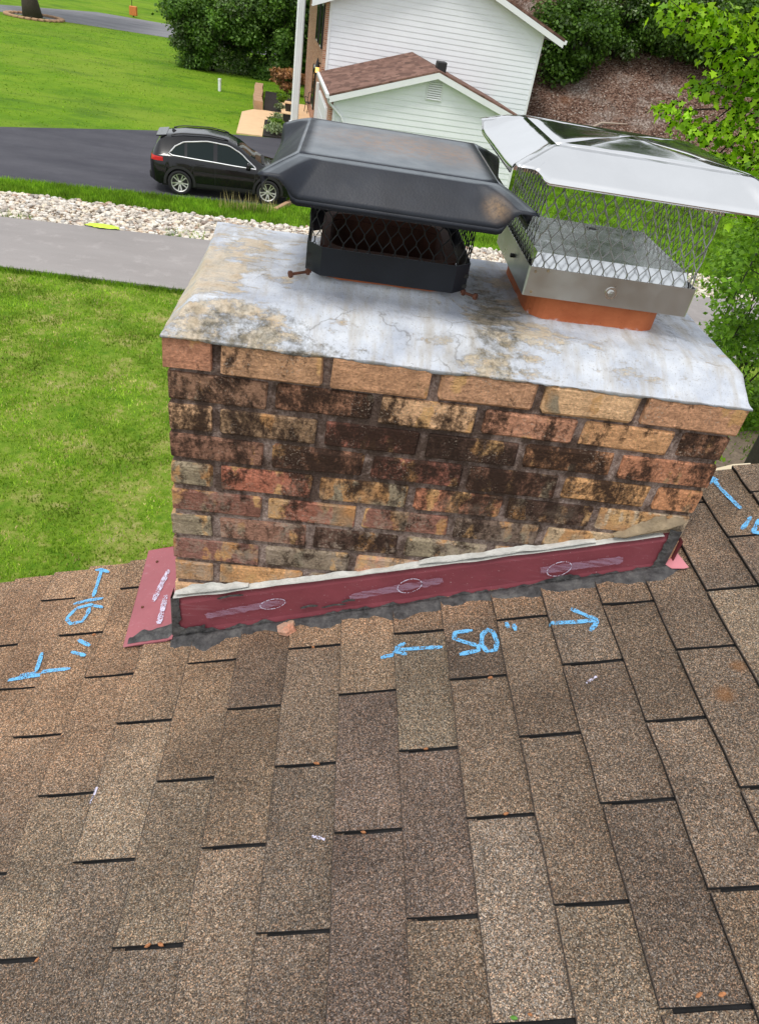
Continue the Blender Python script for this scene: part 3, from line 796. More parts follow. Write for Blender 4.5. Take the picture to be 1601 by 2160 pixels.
# ragged lower edge lapping over the top course
def lip(seq, nrm, amp=.010):
    a = [tuple(p) for p in seq]
    b = []
    for p in seq:
        d = max(0, .003 + .6 * amp * (.8 * n3(p[0], p[1], 1, 11) + .5 * n3(p[0], p[1], 5, 45) + .25 * n3(p[0], p[1], 8, 130)))
        b.append((p[0] + nrm[0] * .0006, p[1] + nrm[1] * .0006, .0665 - d))
    c = [(p[0] - nrm[0] * .014, p[1] - nrm[1] * .014, p[2] - .001) for p in b]
    mb.grid([a, b, c])
lip(P[0], (0, -1), .012); lip(P[-1], (0, 1)); lip([r[0] for r in P], (-1, 0)); lip([r[-1] for r in P], (1, 0))
crown = mb.build('crown', M_CROWN, chim, smooth=True)

# clay flue liners
def rrect(x0, x1, y0, y1, r, n=6):
    pts = []
    for cx, cy, a0 in ((x1 - r, y0 + r, -90), (x1 - r, y1 - r, 0), (x0 + r, y1 - r, 90), (x0 + r, y0 + r, 180)):
        for q in range(n + 1):
            a = R_(a0 + 90 * q / n); pts.append((cx + r * math.cos(a), cy + r * math.sin(a)))
    return pts
def ring_wall(mb, prof, z0, z1, inner):
    """closed wall between an outer and inner outline"""
    n = len(prof)
    vs = [(x, y, z0) for x, y in prof] + [(x, y, z1) for x, y in prof] + [(x, y, z1) for x, y in inner] + [(x, y, z0) for x, y in inner]
    fs = []
    for i in range(n):
        j = (i + 1) % n
        for a in range(4):
            b = (a + 1) % 4
            fs.append((a * n + i, a * n + j, b * n + j, b * n + i))
    mb.add(vs, fs)
def flue(f, z1, m_in):
    a = rrect(f['x0'], f['x1'], f['y0'], f['y1'], .045)
    b = rrect(f['x0'] + .018, f['x1'] - .018, f['y0'] + .018, f['y1'] - .018, .034)
    mb = MB(); ring_wall(mb, a, .06, z1, b)
    o = mb.build('flue_liner', M_TERRA, chim, smooth=False)
    c = rrect(f['x0'] + .0186, f['x1'] - .0186, f['y0'] + .0186, f['y1'] - .0186, .034)
    d = rrect(f['x0'] + .022, f['x1'] - .022, f['y0'] + .022, f['y1'] - .022, .033)
    mb = MB(); ring_wall(mb, c, -.2, z1 - .012, d)
    mb.prism([(f['x0'] + .02, f['y0'] + .02), (f['x1'] - .02, f['y0'] + .02), (f['x1'] - .02, f['y1'] - .02), (f['x0'] + .02, f['y1'] - .02)], -.22, -.2)
    mb.build('soot_lining', m_in, o)
    return o
flue(FL, .204, M_SOOT)
flue(FR, .200, M_SOOT)

# flashing on the face along the slope
def fl_bot(x): return Z0 + T * x + .006
def fl_top(x): return -.590 + .308 * x
mb = MB()
N = 60
xs = [-.004 + (1.100 + .004) * i / N for i in range(N + 1)]
yb = -.011
rows = []
for q in range(7):
    rows.append([])
    for x in xs:
        z = fl_bot(x) + (fl_top(x) - fl_bot(x)) * q / 6
        y = yb - .0012 * n3(x, z, 1, 9) - (.004 if q == 0 else 0) + (.004 if q == 6 else 0)
        rows[-1].append((x, y, z))
mb.grid(rows)
mb.grid([[(x, y + .0016, z) for x, y, z in r] for r in rows])
mb.grid([[(p[0], p[1], p[2]) for p in rows[-1]], [(p[0], p[1] + .0065, p[2] + .001) for p in rows[-1]]])
flash = mb.build('side_flashing', M_FLASH, chim)
# down-slope apron lying on the roof
mb = MB()
NA, NB = 8, 16
top = []
for a in range(NA + 1):
    row = []
    for b in range(NB + 1):
        y = -.028 + (.342 + .028) * b / NB
        s = (-.128 - .028 * b / NB) * (1 - a / NA)
        h = .0125 + .003 + .0008 * n3(s, y, 2, 12)
        row.append(rp(s, y, h + (.004 if a == NA else 0)))
    top.append(row)
mb.grid(top); mb.grid([[(p[0], p[1], p[2] - .0018) for p in r] for r in top])
mb.add([top[0][0], top[0][-1], top[-1][-1], top[-1][0]] + [(p[0], p[1], p[2] - .0018) for p in (top[0][0], top[0][-1], top[-1][-1], top[-1][0])], [(0, 1, 5, 4), (1, 2, 6, 5), (2, 3, 7, 6), (3, 0, 4, 7)])
mb.box(-.006, -.003, -.004, CD * .5, Z0 - .01, Z0 + .13)
apron = mb.build('apron_flashing', M_APRON, chim)
for s, y in ((-.116, .284), (-.112, .105)):
    mb = MB(); c = Vector(rp(s, y, .0165))
    mb.tube([c, c + NRM * .0022], [.0042, .003], 8); mb.build('nail', M_RUST, apron)
for st in ([(-.070, .24), (-.079, .176), (-.085, .119)], [(-.055, .136), (-.051, .082), (-.049, .032)]):
    MB().grid(ribbon(st, .017, lambda c, off: rp(c.x, c.y, .0157 + off + .0014))).build('chalk_stroke', M_CHALKW, apron)
# up-slope flashing corner and loose pink flap
mb = MB()
mb.grid([[(CW + .004, y, Z0 + T * (CW + .004) + dz) for y in (-.008, .1, .28)] for dz in (0, .075)])
mb.grid([[(CW + .0055, y, Z0 + T * (CW + .004) + dz) for y in (-.008, .1, .28)] for dz in (0, .075)])
mb.build('back_flashing', M_FLASH, chim)
mb = MB()
pl = [(1.187, .034), (1.176, .006), (1.176, -.014), (1.186, -.030), (1.212, -.036), (1.222, -.034), (1.212, .030)]
mb.add([rp(s, y, .0165) for s, y in pl] + [rp(s, y, .0148) for s, y in pl], [tuple(range(7)), tuple(range(7, 14))[::-1]] + [(i, (i + 1) % 7, 7 + (i + 1) % 7, 7 + i) for i in range(7)])
mb.build('loose_flap', M_PINK, chim)
# chalk rubbed on the flashing: bars with ovals
def on_face(c, off): return (c.x, yb - .0042 - off * 1.0, c.y)
for a, b, w in (((.073, -.635), (.259, -.560), .022), ((.406, -.529), (.613, -.447), .024), ((.829, -.389), (1.006, -.333), .027)):
    MB().grid(ribbon([a, b], w, on_face)).build('chalk_rub', M_CHALKF, flash)
for cx, cz, rx, rz, tl in ((.229, -.573, .029, .016, .35), (.540, -.474, .027, .022, .3), (.870, -.378, .026, .022, .3)):
    pts = []
    for q in range(25):
        t = 2 * math.pi * q / 24 * 1.04
        pts.append((cx + rx * math.cos(t), cz + rz * math.sin(t) + tl * rx * math.cos(t)))
    MB().grid(ribbon(pts, .0028, lambda c, off: (c.x, yb - .005 - off, c.y), step=.003)).build('chalk_oval', M_CHALKW, flash)

# sealant bead along the top of the flashing
def bead(name, m, x0, x1, zf, w, yo, seed, parent, amp=.5, n=110):
    rows = [[] for _ in range(6)]
    for i in range(n + 1):
        x = x0 + (x1 - x0) * i / n
        up = w * max(.12, 1 + amp * (1.2 * n3(x, seed, 0, 9) + .6 * n3(x, seed, 3, 31) + .3 * n3(x, seed, 7, 90))); dn = w * .45 * (1 + .8 * n3(x, seed, 9, 12))
        tp = min(1, min(i, n - i) / (.16 * n)); up *= tp; dn *= tp
        for q, t in enumerate((-1, -.5, 0, .35, .7, 1)):
            z = zf(x) + (up * t if t > 0 else dn * t)
            th = yo * tp * (1 - t * t) * (1 + .5 * n3(x, z, seed, 40))
            rows[q].append((x, (yb - .0035 if t < .2 else yb + .004 + .006 * t) - th, z))
    return MB().grid(rows).build(name, m, parent, smooth=True)
bead('sealant', M_CAULK, -.004, 1.075, lambda x: fl_top(x) + .003 + .004 * n3(x, 3, 3, 14), .0042, .0015, 1.3, chim, 1.7, 300)
bead('sealant', M_CAULK, .0, .17, lambda x: fl_top(x) + .016 - .03 * x, .008, .0020, 4.1, chim, 1.5, 70)
bead('sealant', M_CAULK, .55, .93, lambda x: fl_top(x) + .012 + .004 * n3(x, 8, 3, 20), .0042, .0020, 6.2, chim, 2.0, 120)
bead('sealant', M_CAULKB, .965, 1.108, lambda x: fl_top(x) + .020 + .12 * max(0, x - .99), .018, .005, 7.7, chim, 1.3, 70)
mb = MB()   # brown sealant column up the right corner of the flashing
rows = []
for q in range(14):
    t = q / 13; z = fl_bot(1.10) + t * .115
    rows.append([(1.082 + .010 * n3(z, 1, 0, 40), yb - .004, z), (1.092 + .006 * n3(z, 2, 0, 40), yb - .010 - .003 * n3(z, 3, 0, 60), z), (1.106 + .005 * n3(z, 5, 0, 50), yb - .008, z), (CW - .006, yb + .006, z)])
mb.grid(rows).build('corner_sealant', M_TAR, chim, smooth=True)

# roofing tar along the foot of the flashing
def tar(name, s0, s1, wf, uf, seed, n=130):
    rows = [[] for _ in range(9)]
    for i in range(n + 1):
        s = s0 + (s1 - s0) * i / n; x = s / K
        w = wf(s); u = uf(s)
        zt = Z0 + T * x
        for q in range(3):      # up the metal
            t = 1 - q / 2.0
            rows[q].append((x, yb - .0042 - .0025 * (1 - t) - .001 * abs(n3(s, q, seed, 50)), zt + .010 + u * t))
        for q in range(6):      # out over the shingles
            t = q / 5.0
            y = yb - .006 - w * t
            tq = min(1, t / .8) ** 1.6; h = (.0155 + .0022 * n3(s, y, seed, 40)) * (1 - tq) + (surf_h(s) + .0016) * tq
            if q == 5: h = surf_h(s) - .004
            rows[3 + q].append(rp(s, y, h))
    return MB().grid(rows).build(name, M_TAR, chim, smooth=True)
def wtar(s): return max(.008, .034 + .026 * n3(s, 0, 0, 6) + .024 * n3(s, 1, 0, 17) + .006 * n3(s, 2, 0, 63) + .003 * n3(s, 4, 0, 190))
def utar(s): return max(.0015, .009 + .022 * n3(s, 3, 0, 8) + .012 * n3(s, 4, 0, 29) + .004 * n3(s, 6, 0, 90))
tar('roofing_tar', -.006, 1.165, wtar, utar, 2.0, 320)
tar('roofing_tar', -.004, .075, lambda s: .028 + .006 * n3(s, 2, 0, 60), lambda s: .030 + .01 * n3(s, 8, 0, 60), 5.0, 20)
tar('roofing_tar', 1.07, 1.215, lambda s: max(.004, .048 * math.sin(min(1, max(0, (s - 1.07) / .145)) * math.pi) + .008 * n3(s, 2, 0, 60)), lambda s: .004, 8.0, 30)
# tar smear on the lower end of the apron and down the front-left corner
rows = []
for i in range(19):
    s = -.118 + .118 * i / 18
    w = .022 + .016 * n3(s, 1, 1, 40) + .020 * i / 18
    rows.append([rp(s, -.020 + .004 * n3(s, 4, 0, 40), .0164), rp(s, -.012, .0185), rp(s, -.012 + w * .5, .0190), rp(s, -.012 + w, .0158)])
MB().grid(rows).build('roofing_tar', M_TAR, chim, smooth=True)
mb = MB(); rows = []
for q in range(15):
    z = Z0 + .012 + .135 * q / 14
    w = .012 + .008 * n3(z, 1, 0, 50) + (.02 if q < 4 else 0)
    rows.append([(-.0075, .02, z), (-.0085, yb - .004, z), (-.004, yb - .0075, z), (w, yb - .0040, z)])
mb.grid(rows).build('roofing_tar', M_TAR, chim, smooth=True)
# tar smears drawn on the metal
for x0, x1, z, t in ((.295, .335, .045, .004), (.345, .40, .036, .003), (.39, .42, .045, .004), (.10, .16, .118, .004)):
    MB().grid(ribbon([(x0, fl_bot(x0) + z), ((x0 + x1) / 2, fl_bot((x0 + x1) / 2) + z + .004), (x1, fl_bot(x1) + z)], t * 2.2, on_face, .0022)).build('tar_smear', M_TAR, flash)

# loose brick chip on the shingles
frag = empty('brick_chip', rp(.286, -.048, .012), 0, 'orange broken brick chip lying on the shingles below the flashing', 'brick chip')
r2 = random.Random(3); vs = []
for z, sc_ in ((0, 1), (.011, .9)):
    for a in (10, 75, 130, 195, 255, 320):
        q = .020 * sc_ * r2.uniform(.9, 1.15); vs.append((q * math.cos(R_(a + 25)) * 1.15, q * math.sin(R_(a + 25)), z + r2.uniform(-.001, .002)))
o = obj('chip', vs, [(5, 4, 3, 2, 1, 0), (6, 7, 8, 9, 10, 11)] + [(i, (i + 1) % 6, 6 + (i + 1) % 6, 6 + i) for i in range(6)], M_BRICK, frag, world=False)
o.color = (*srgb(206, 132, 92)[:3], .15); o['chip'] = .2
frag.rotation_euler = (0, -math.atan(T), 0)
vs2 = [(q[0] * .38 + .012, q[1] * .38 + .017, q[2] * .8) for q in vs]
o = obj('crumb', vs2, [(5, 4, 3, 2, 1, 0), (6, 7, 8, 9, 10, 11)] + [(i, (i + 1) % 6, 6 + (i + 1) % 6, 6 + i) for i in range(6)], M_BRICK, frag, world=False); o.color = (*srgb(196, 150, 110)[:3], .1)

# plant bits caught in the shingle slots
M_HUSK = plain('dry_husk', srgb(168, 112, 72), .8, var=.4, scale=200)
M_GLEAF = plain('green_sprout', (.09, .25, .03, 1), .6)
for q, (s, y) in enumerate([(.111, -.716), (.133, -.716), (-.084, -.719), (.474, -.564), (.714, -.857), (.979, -.852), (.948, -.851), (.355, -.111), (.38, -.413), (.596, -.412), (.727, -.559), (.741, -.262), (-.228, .038), (.691, -.860)]):
    rr = random.Random(q); a = rr.uniform(-.6, .6); L = rr.uniform(.0035, .007); w = L * rr.uniform(.3, .5)
    mb = MB()
    pts = [(-L, 0, 0), (-L * .3, w, .001), (L * .5, w * .8, .002), (L, 0, .001), (L * .4, -w * .8, .0015), (-L * .4, -w, .0005)]
    pts = [(x * math.cos(a) - y_ * math.sin(a), x * math.sin(a) + y_ * math.cos(a), z) for x, y_, z in pts]
    V = [rp(s + p[0], y + p[1], surf_h(s) + .0035 + p[2]) for p in pts] + [rp(s, y, surf_h(s) + .007)] + [rp(s + p[0] * .9, y + p[1] * .9, surf_h(s) + .001) for p in pts]
    F = [(i, (i + 1) % 6, 6) for i in range(6)] + [(i, 7 + i, 7 + (i + 1) % 6, (i + 1) % 6) for i in range(6)] + [tuple(range(7, 13))[::-1]]
    if q == 13:
        o = obj('green_sprout', V, F, M_GLEAF); tag(o, 'tiny green sprout in the nearest shingle slot', 'sprout')
    else:
        o = obj('dry_husk', V, F, M_HUSK); tag(o, 'dry orange plant husk caught in a shingle slot', 'husk', 'plant husks in the shingle slots')

# ================================================================== CHIMNEY CAPS
def octo(x0, x1, y0, y1, c):
    return [(x0 + c, y0), (x1 - c, y0), (x1, y0 + c), (x1, y1 - c), (x1 - c, y1), (x0 + c, y1), (x0, y1 - c), (x0, y0 + c)]
def inset(poly, d):
    cx = sum(p[0] for p in poly) / len(poly); cy = sum(p[1] for p in poly) / len(poly)
    out = []
    for x, y in poly:
        out.append((x - math.copysign(d, x - cx), y - math.copysign(d, y - cy)))
    return out
def expanded_mesh(poly, z0, z1, cell_w, cell_h, r, tilt=0.0):
    """expanded-metal diamonds wrapped round a closed outline"""
    n = len(poly); seg = []; L = 0
    for i in range(n):
        a, b = Vector(poly[i]), Vector(poly[(i + 1) % n]); l = (b - a).length; seg.append((L, l, a, b)); L += l
    cols = int(round(L / cell_w)); cw = L / cols
    def at(u):
        u %= L
        for s0, l, a, b in seg:
            if u <= s0 + l + 1e-9: return a + (b - a) * ((u - s0) / l)
        return seg[-1][3]
    mb = MB(); rows = int(math.ceil((z1 - z0) / (cell_h / 2)))
    for c in range(cols):
        pts = []
        for k in range(rows + 1):
            z = z0 + k * cell_h / 2
            ph = ((k + c) % 2)
            u = (c + (.46 if ph else -.46) * 1.0) * cw + cw * .5
            jx = .0012 * n3(c, k, 0, 3.1)
            for dz in (-.16, .16):
                zz = z + dz * cell_h / 2
                if zz < z0 - 1e-6 or zz > z1 + 1e-6: continue
                p = at(u + jx); pts.append((p.x, p.y, zz))
        if len(pts) > 1: mb.tube(pts, r, 4, False)
    return mb
def hood(x0, x1, y0, y1, zt, X0, X1, Y0, Y1, zs, notch, lipw, apex=0.0, th=.0012, wave=0.0, tipz=.03, cross=True):
    """pressed sheet hood: top panel, four flared skirts and scooped corners"""
    tops = [(x0, y0), (x1, y0), (x1, y1), (x0, y1)]
    c = ((x0 + x1) / 2, (y0 + y1) / 2)
    mb = MB(); NS = 20; NR = 8
    # top panel as four triangles fans (grid per triangle to keep creases crisp)
    if not cross:
        mb.grid([[(x0 + (x1 - x0) * i / 12, y0 + (y1 - y0) * j / 12, zt + .004 * math.sin(math.pi * i / 12) * math.sin(math.pi * j / 12) + wave * n3(i, j, 3, .23) * math.sin(math.pi * i / 12) * math.sin(math.pi * j / 12)) for j in range(13)] for i in range(13)])
    for i in range(4 if cross else 0):
        a, b = tops[i], tops[(i + 1) % 4]
        g = []
        for r in range(7):
            t = r / 6
            g.append([((a[0] + (b[0] - a[0]) * s / 8) * (1 - t) + c[0] * t, (a[1] + (b[1] - a[1]) * s / 8) * (1 - t) + c[1] * t,
                       zt + apex * t + wave * n3(a[0] + s, t * 4, i, .6) * t * (1 - t) * 4) for s in range(9)])
        mb.grid(g)
    dirs = [(0, -1), (1, 0), (0, 1), (-1, 0)]
    def US(ln):
        e = [0, .2, .4, .5, .62, .75, .88, 1.0]
        a = [q * notch / ln for q in e]; return a + [a[-1] + (1 - 2 * a[-1]) * q / 5 for q in range(1, 5)] + [1 - q for q in a[::-1]]
    corners_lo = [(X0, Y0), (X1, Y0), (X1, Y1), (X0, Y1)]
    for i in range(4):
        a, b = tops[i], tops[(i + 1) % 4]; A, B = corners_lo[i], corners_lo[(i + 1) % 4]
        ln = math.hypot(B[0] - A[0], B[1] - A[1]); tx, ty = (B[0] - A[0]) / ln, (B[1] - A[1]) / ln
        def bottom(u):      # u in 0..1 along skirt, ends scooped up towards the corner tips
            s = u * ln; e = min(s, ln - s); 
            k = min(1, max(0, e / notch - .45) / .55); k = k * k * (3 - 2 * k)
            return (A[0] + tx * s, A[1] + ty * s, zs + tipz * (1 - k))
        g = []
        for r in range(NR + 1):
            t = r / NR; row = []
            for q in range(20):
                u = US(ln)[q]
                p = (a[0] + (b[0] - a[0]) * u, a[1] + (b[1] - a[1]) * u, zt)
                uu = u
                bo = bottom(uu)
                tt = t ** 1.0
                z = p[2] + (bo[2] - p[2]) * (t ** 1.12)
                row.append((p[0] + (bo[0] - p[0]) * tt, p[1] + (bo[1] - p[1]) * tt, z + wave * n3(u * 3, t * 2, i + 5, 1.3) * math.sin(math.pi * min(1, t)) * 1.0))
            g.append(row)
        # small turned-down hem between the scoops
        hem = []
        for q, p in enumerate(g[-1]):
            u = US(ln)[q]; s = u * ln; e = min(s, ln - s)
            k = 1 if e > notch * .8 else 0
            hem.append((p[0] - dirs[i][0] * .001 * k, p[1] - dirs[i][1] * .001 * k, p[2] - lipw * k - .0004))
        g.append(hem)
        mb.grid(g)
    return mb
def solid(o, th):
    md = o.modifiers.new('thick', 'SOLIDIFY'); md.thickness = th; md.offset = -1
    return o
def bevel_smooth(o, ang=30):
    o.data.shade_smooth()
    md = o.modifiers.new('split', 'EDGE_SPLIT'); md.split_angle = R_(ang)

# black cap
bc = empty('black_chimney_cap', ((FL['x0'] + FL['x1']) / 2, (FL['y0'] + FL['y1']) / 2, .15), 0, 'black painted chimney cap with diamond mesh on the left flue', 'chimney cap')
BX0, BX1, BY0, BY1 = .234, .556, .160, .472
oc = octo(BX0, BX1, BY0, BY1, .030); 
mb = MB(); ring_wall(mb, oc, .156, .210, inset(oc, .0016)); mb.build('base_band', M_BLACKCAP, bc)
o = expanded_mesh(inset(oc, .002), .196, .350, .0125, .044, .0011).build('mesh_screen', M_BLACKMESH, bc); o['kind'] = 'stuff'
HB = hood(.212, .558, .105, .465, .377, .150, .628, .045, .535, .318, .066, .010, 0.0, wave=.0015, tipz=.030, cross=False)
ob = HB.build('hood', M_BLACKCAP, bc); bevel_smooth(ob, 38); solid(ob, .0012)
mb = MB(); mb.add([(x, y, .352) for x, y in octo(BX0 - .006, BX1 + .006, BY0 - .006, BY1 + .006, .03)] + [(x, y, .347) for x, y in octo(BX0 - .006, BX1 + .006, BY0 - .006, BY1 + .006, .03)],
              [tuple(range(8))] + [(i, (i + 1) % 8, 8 + (i + 1) % 8, 8 + i) for i in range(8)]); mb.build('top_flange', M_BLACKMESH, bc)
def bolt(p, d, parent, L=.055):
    p = Vector(p); d = Vector(d).normalized()
    mb = MB(); mb.tube([p, p + d * L], .0030, 8); mb.tube([p + d * (L - .006), p + d * L], .0068, 6); mb.tube([p + d * .004, p + d * .009], .0062, 6)
    mb.build('bolt', M_RUST, parent)
bolt((.246, .170, .158), (-1, -.55, -.10), bc, .046)
bolt((.545, .172, .158), (1, -.7, .02), bc, .036)
for x, sy in ((.2405, 1), (.5495, -1)):      # punched tabs on the chamfered corners
    mb = MB(); cx = x; cy = BY0 + .014
    for zz in (.190, .170):
        mb.box(cx - .004, cx + .004, cy - .0042, cy - .002, zz - .0035, zz + .0035)
    mb.build('bolt_slot', M_BLACKMESH, bc)

# stainless cap
stc = empty('stainless_chimney_cap', ((FR['x0'] + FR['x1']) / 2, (FR['y0'] + FR['y1']) / 2, .17), 0, 'shiny stainless steel chimney cap with tall wire mesh on the right flue', 'chimney cap')
SX0, SX1, SY0, SY1 = .664, 1.006, .157, .500
so = octo(SX0, SX1, SY0, SY1, .0030)
mb = MB(); ring_wall(mb, so, .1735, .2305, inset(so, .0014)); band = mb.build('base_band', M_STEELB, stc)
o = expanded_mesh(inset(octo(SX0, SX1, SY0, SY1, .012), .003), .214, .432, .0120, .046, .0011).build('mesh_screen', M_STEELMESH, stc); o['kind'] = 'stuff'
HS = hood(.655, 1.022, .165, .480, .4425, .576, 1.082, .070, .560, .398, .060, .005, .012, wave=.0035, tipz=.016)
oh = HS.build('hood', M_STEEL, stc); bevel_smooth(oh, 16); solid(oh, .001)
mb = MB(); lx0, lx1, ly0, ly1 = .681, .989, .190, .470
mb.add([(lx0 - .010, ly0 - .016, .216), (lx1 + .010, ly0 - .016, .216), (lx1 + .010, ly1 + .016, .216), (lx0 - .010, ly1 + .016, .216), (lx0, ly0, .2500), (lx1, ly0, .2500), (lx1, ly1, .2500), (lx0, ly1, .2500)],
       [(0, 3, 2, 1), (4, 5, 6, 7), (0, 1, 5, 4), (1, 2, 6, 5), (2, 3, 7, 6), (3, 0, 4, 7)]); mb.build('damper_lid', M_GALV, stc)
mb = MB(); mb.prism(rrect(.842, .868, .425, .438, .006, 4), .2500, .2512); mb.build('lid_slot', M_DARK, stc)
wc = Vector((.838, SY0, .2005))
mb = MB(); mb.tube([wc, wc + Vector((0, -.0022, 0))], .0118, 24); w_ = mb.build('washer', M_STEEL, stc)
mb = MB(); mb.tube([wc + Vector((0, -.0022, 0)), wc + Vector((0, -.0075, 0))], .0066, 6); mb.tube([wc + Vector((0, -.007, 0)), wc + Vector((0, -.010, 0))], .0035, 10); mb.build('bolt_head', M_STEELB, w_)
for x, z in ((.678, .222), (.680, .182), (.702, .2265)):
    mb = MB(); mb.tube([(x, SY0 + .0005, z), (x, SY0 - .0012, z)], .0028, 8); mb.build('rivet', M_CAULKB, stc)
mb = MB(); mb.tube([(SX0, .30, .205), (SX0 - .008, .30, .205)], .0045, 6); mb.build('side_bolt', M_DARK, stc)

# ================================================================== GROUND
def sheet(name, poly, z, m, th=0.0):
    mb = MB()
    if th: mb.prism(poly, z - th, z)
    else: mb.add([(x, y, z) for x, y in poly], [tuple(range(len(poly)))])
    o = mb.build(name, m); o['kind'] = 'structure'; return o
sheet('lawn', [(-700, -300), (700, -300), (700, 900), (-700, 900)], G, M_LAWN)
sheet('driveway', [(-60, 14.2), (-9.78, 21.60), (-1.50, 22.84), (-1.46, 28.0), (-.55, 28.4), (-1.10, 34.2), (-3.3, 33.5), (-4.46, 33.1), (-7.37, 31.6), (-12.32, 28.05), (-30, 20.6), (-60, 18.0)], G + .008, M_DRIVE)
pt = lambda x: 18.75 + .08 * x
pb = lambda x: 14.86 + .015 * x
sheet('asphalt_path', [(-60, pb(-60)), (26, pb(26)), (26, pt(26)), (-60, pt(-60))], G + .07, M_PATH, .07)
sheet('road', [(-120, 34), (-60, 52), (-26.6, 64.3), (-13.2, 65.8), (20, 61), (60, 50), (60, 57), (20, 71), (-15, 76.3), (-23, 76.4), (-28.5, 69.2), (-60, 58), (-120, 40)], G + .012, M_ROAD)
# soft uneven lawn edges where grass laps the paving are made by the tufts below

# rising bank on the right
def toe(x): return 34.0 - .33 * (x - 10.0)
def hill_z(x, y):
    d = y - toe(x)
    fx = min(1, max(0, (x - 5.5) / 4.0)); fx = fx * fx * (3 - 2 * fx)
    if d <= 0: return -.02 - .25 * max(0, min(1, -d / 1.0))
    return fx * min(18.0, .62 * d * min(1, d / 1.5)) + (.14 * n3(x, y, 0, .7) + .07 * n3(x, y, 1, 2.3)) * min(1, d) * fx - .15 * (1 - fx)
mb = MB(); P = []
for i in range(91):
    x = 5.5 + 70 * (i / 90) ** 1.35; row = []
    for j in range(71):
        y = toe(x) - 1.0 + 62 * (j / 70) ** 1.5
        row.append((x, y, G + hill_z(x, y)))
    P.append(row)
hill = mb.grid(P).build('hillside', M_LITTER, smooth=True); hill['kind'] = 'structure'

# ---- river stone strip beside the driveway
gy0 = lambda x: pt(x) + .02
gy1 = lambda x: 21.10 + .08 * x
gravel = sheet('stone_strip', [(-40, gy0(-40)), (14, gy0(14)), (14, gy1(14)), (-40, gy1(-40))], G + .010, M_SOIL)
def pebble(seed):
    r = random.Random(seed); bm = bmesh.new(); bmesh.ops.create_icosphere(bm, subdivisions=1, radius=1)
    for v in bm.verts: v.co *= r.uniform(.78, 1.12)
    me = bpy.data.meshes.new('stone'); bm.to_mesh(me); bm.free(); me.materials.append(M_STONE); return me
PEB = [pebble(q) for q in range(9)]
rs = random.Random(11); stones = []
nst = 12000
for q in range(nst):
    x = rs.uniform(-14, 13.5); y = rs.uniform(gy0(x) + .03, gy1(x) - .05)
    edge = min(y - gy0(x), gy1(x) - y)
    sz = rs.choice([.03, .035, .045, .05, .06, .08]) * rs.uniform(.8, 1.2)
    stones.append((x, y, sz))
vis = [s for s in stones if -10.5 < s[0] < -2.2]
vis.sort(key=lambda s: -s[2] / math.hypot(s[0], s[1] + 1.2))
ind = set(id(s) for s in vis[:300])
SV, SF = [], []
PV = [(np.array([v.co[:] for v in me.vertices]), [tuple(p.vertices) for p in me.polygons]) for me in PEB]
for s in stones:
    x, y, sz = s; k = rs.randrange(9); a = rs.uniform(0, 6.28); fl = rs.uniform(.5, .85); z = G + .012 + sz * fl * rs.uniform(.3, .9)
    if id(s) in ind:
        o = bpy.data.objects.new('stone', PEB[k]); col.objects.link(o); o.parent = gravel
        o.location = (x, y, z); o.scale = (sz * 1.25, sz * .9, sz * fl); o.rotation_euler = (rs.uniform(-.3, .3), rs.uniform(-.3, .3), a)
    else:
        v, f = PV[k]; ca, sa = math.cos(a), math.sin(a); w = v * np.array([sz * 1.25, sz * .9, sz * fl])
        w = np.c_[w[:, 0] * ca - w[:, 1] * sa + x, w[:, 0] * sa + w[:, 1] * ca + y, w[:, 2] + z]
        n = len(SV); SV += w.tolist(); SF += [tuple(i + n for i in q) for q in f]
o = obj('stone_fill', SV, SF, M_STONE, gravel); o['kind'] = 'stuff'

# ---- grass tufts
def fast_mesh(name, V, F, m, nper, parent=None):
    """V (n,3), F (m,nper) numpy"""
    me = bpy.data.meshes.new(name)
    me.vertices.add(len(V)); me.vertices.foreach_set('co', np.ascontiguousarray(V, dtype=np.float32).ravel())
    me.loops.add(F.size); me.loops.foreach_set('vertex_index', F.astype(np.int32).ravel())
    me.polygons.add(len(F)); me.polygons.foreach_set('loop_start', (np.arange(len(F)) * nper).astype(np.int32))
    me.update(calc_edges=True); me.validate()
    o = bpy.data.objects.new(name, me); col.objects.link(o); me.materials.append(m)
    if parent is not None: o.parent = parent
    return o
rg = np.random.default_rng(5)
def blades(name, X, Y, h0, h1, w, m, z=G, lean=.6):
    n = len(X); a = rg.uniform(0, 2 * np.pi, n); h = rg.uniform(h0, h1, n); L = rg.uniform(.1, lean, n) * h; b = rg.uniform(0, 2 * np.pi, n)
    ww = w * rg.uniform(.6, 1.3, n)
    dx, dy = np.cos(a) * ww, np.sin(a) * ww
    p0 = np.c_[X - dx, Y - dy, np.full(n, z)]; p1 = np.c_[X + dx, Y + dy, np.full(n, z)]; p2 = np.c_[X + np.cos(b) * L, Y + np.sin(b) * L, z + h]
    V = np.stack([p0, p1, p2], 1).reshape(-1, 3); F = np.arange(3 * n).reshape(-1, 3)
    o = fast_mesh(name, V, F, m, 3); o['kind'] = 'stuff'; return o
def in_paving(X, Y):
    path = (Y > 14.86 + .015 * X - .02) & (Y < 18.75 + .08 * X + .03)
    grav = (Y >= 18.75 + .08 * X) & (Y < 21.10 + .08 * X - .02)
    drv = (Y > 23.07 + .152 * X + .05) & (Y < np.minimum(33.1, 28.05 + .67 * (X + 12.3)) - .05) & (X < -1.45)
    return path | grav | drv
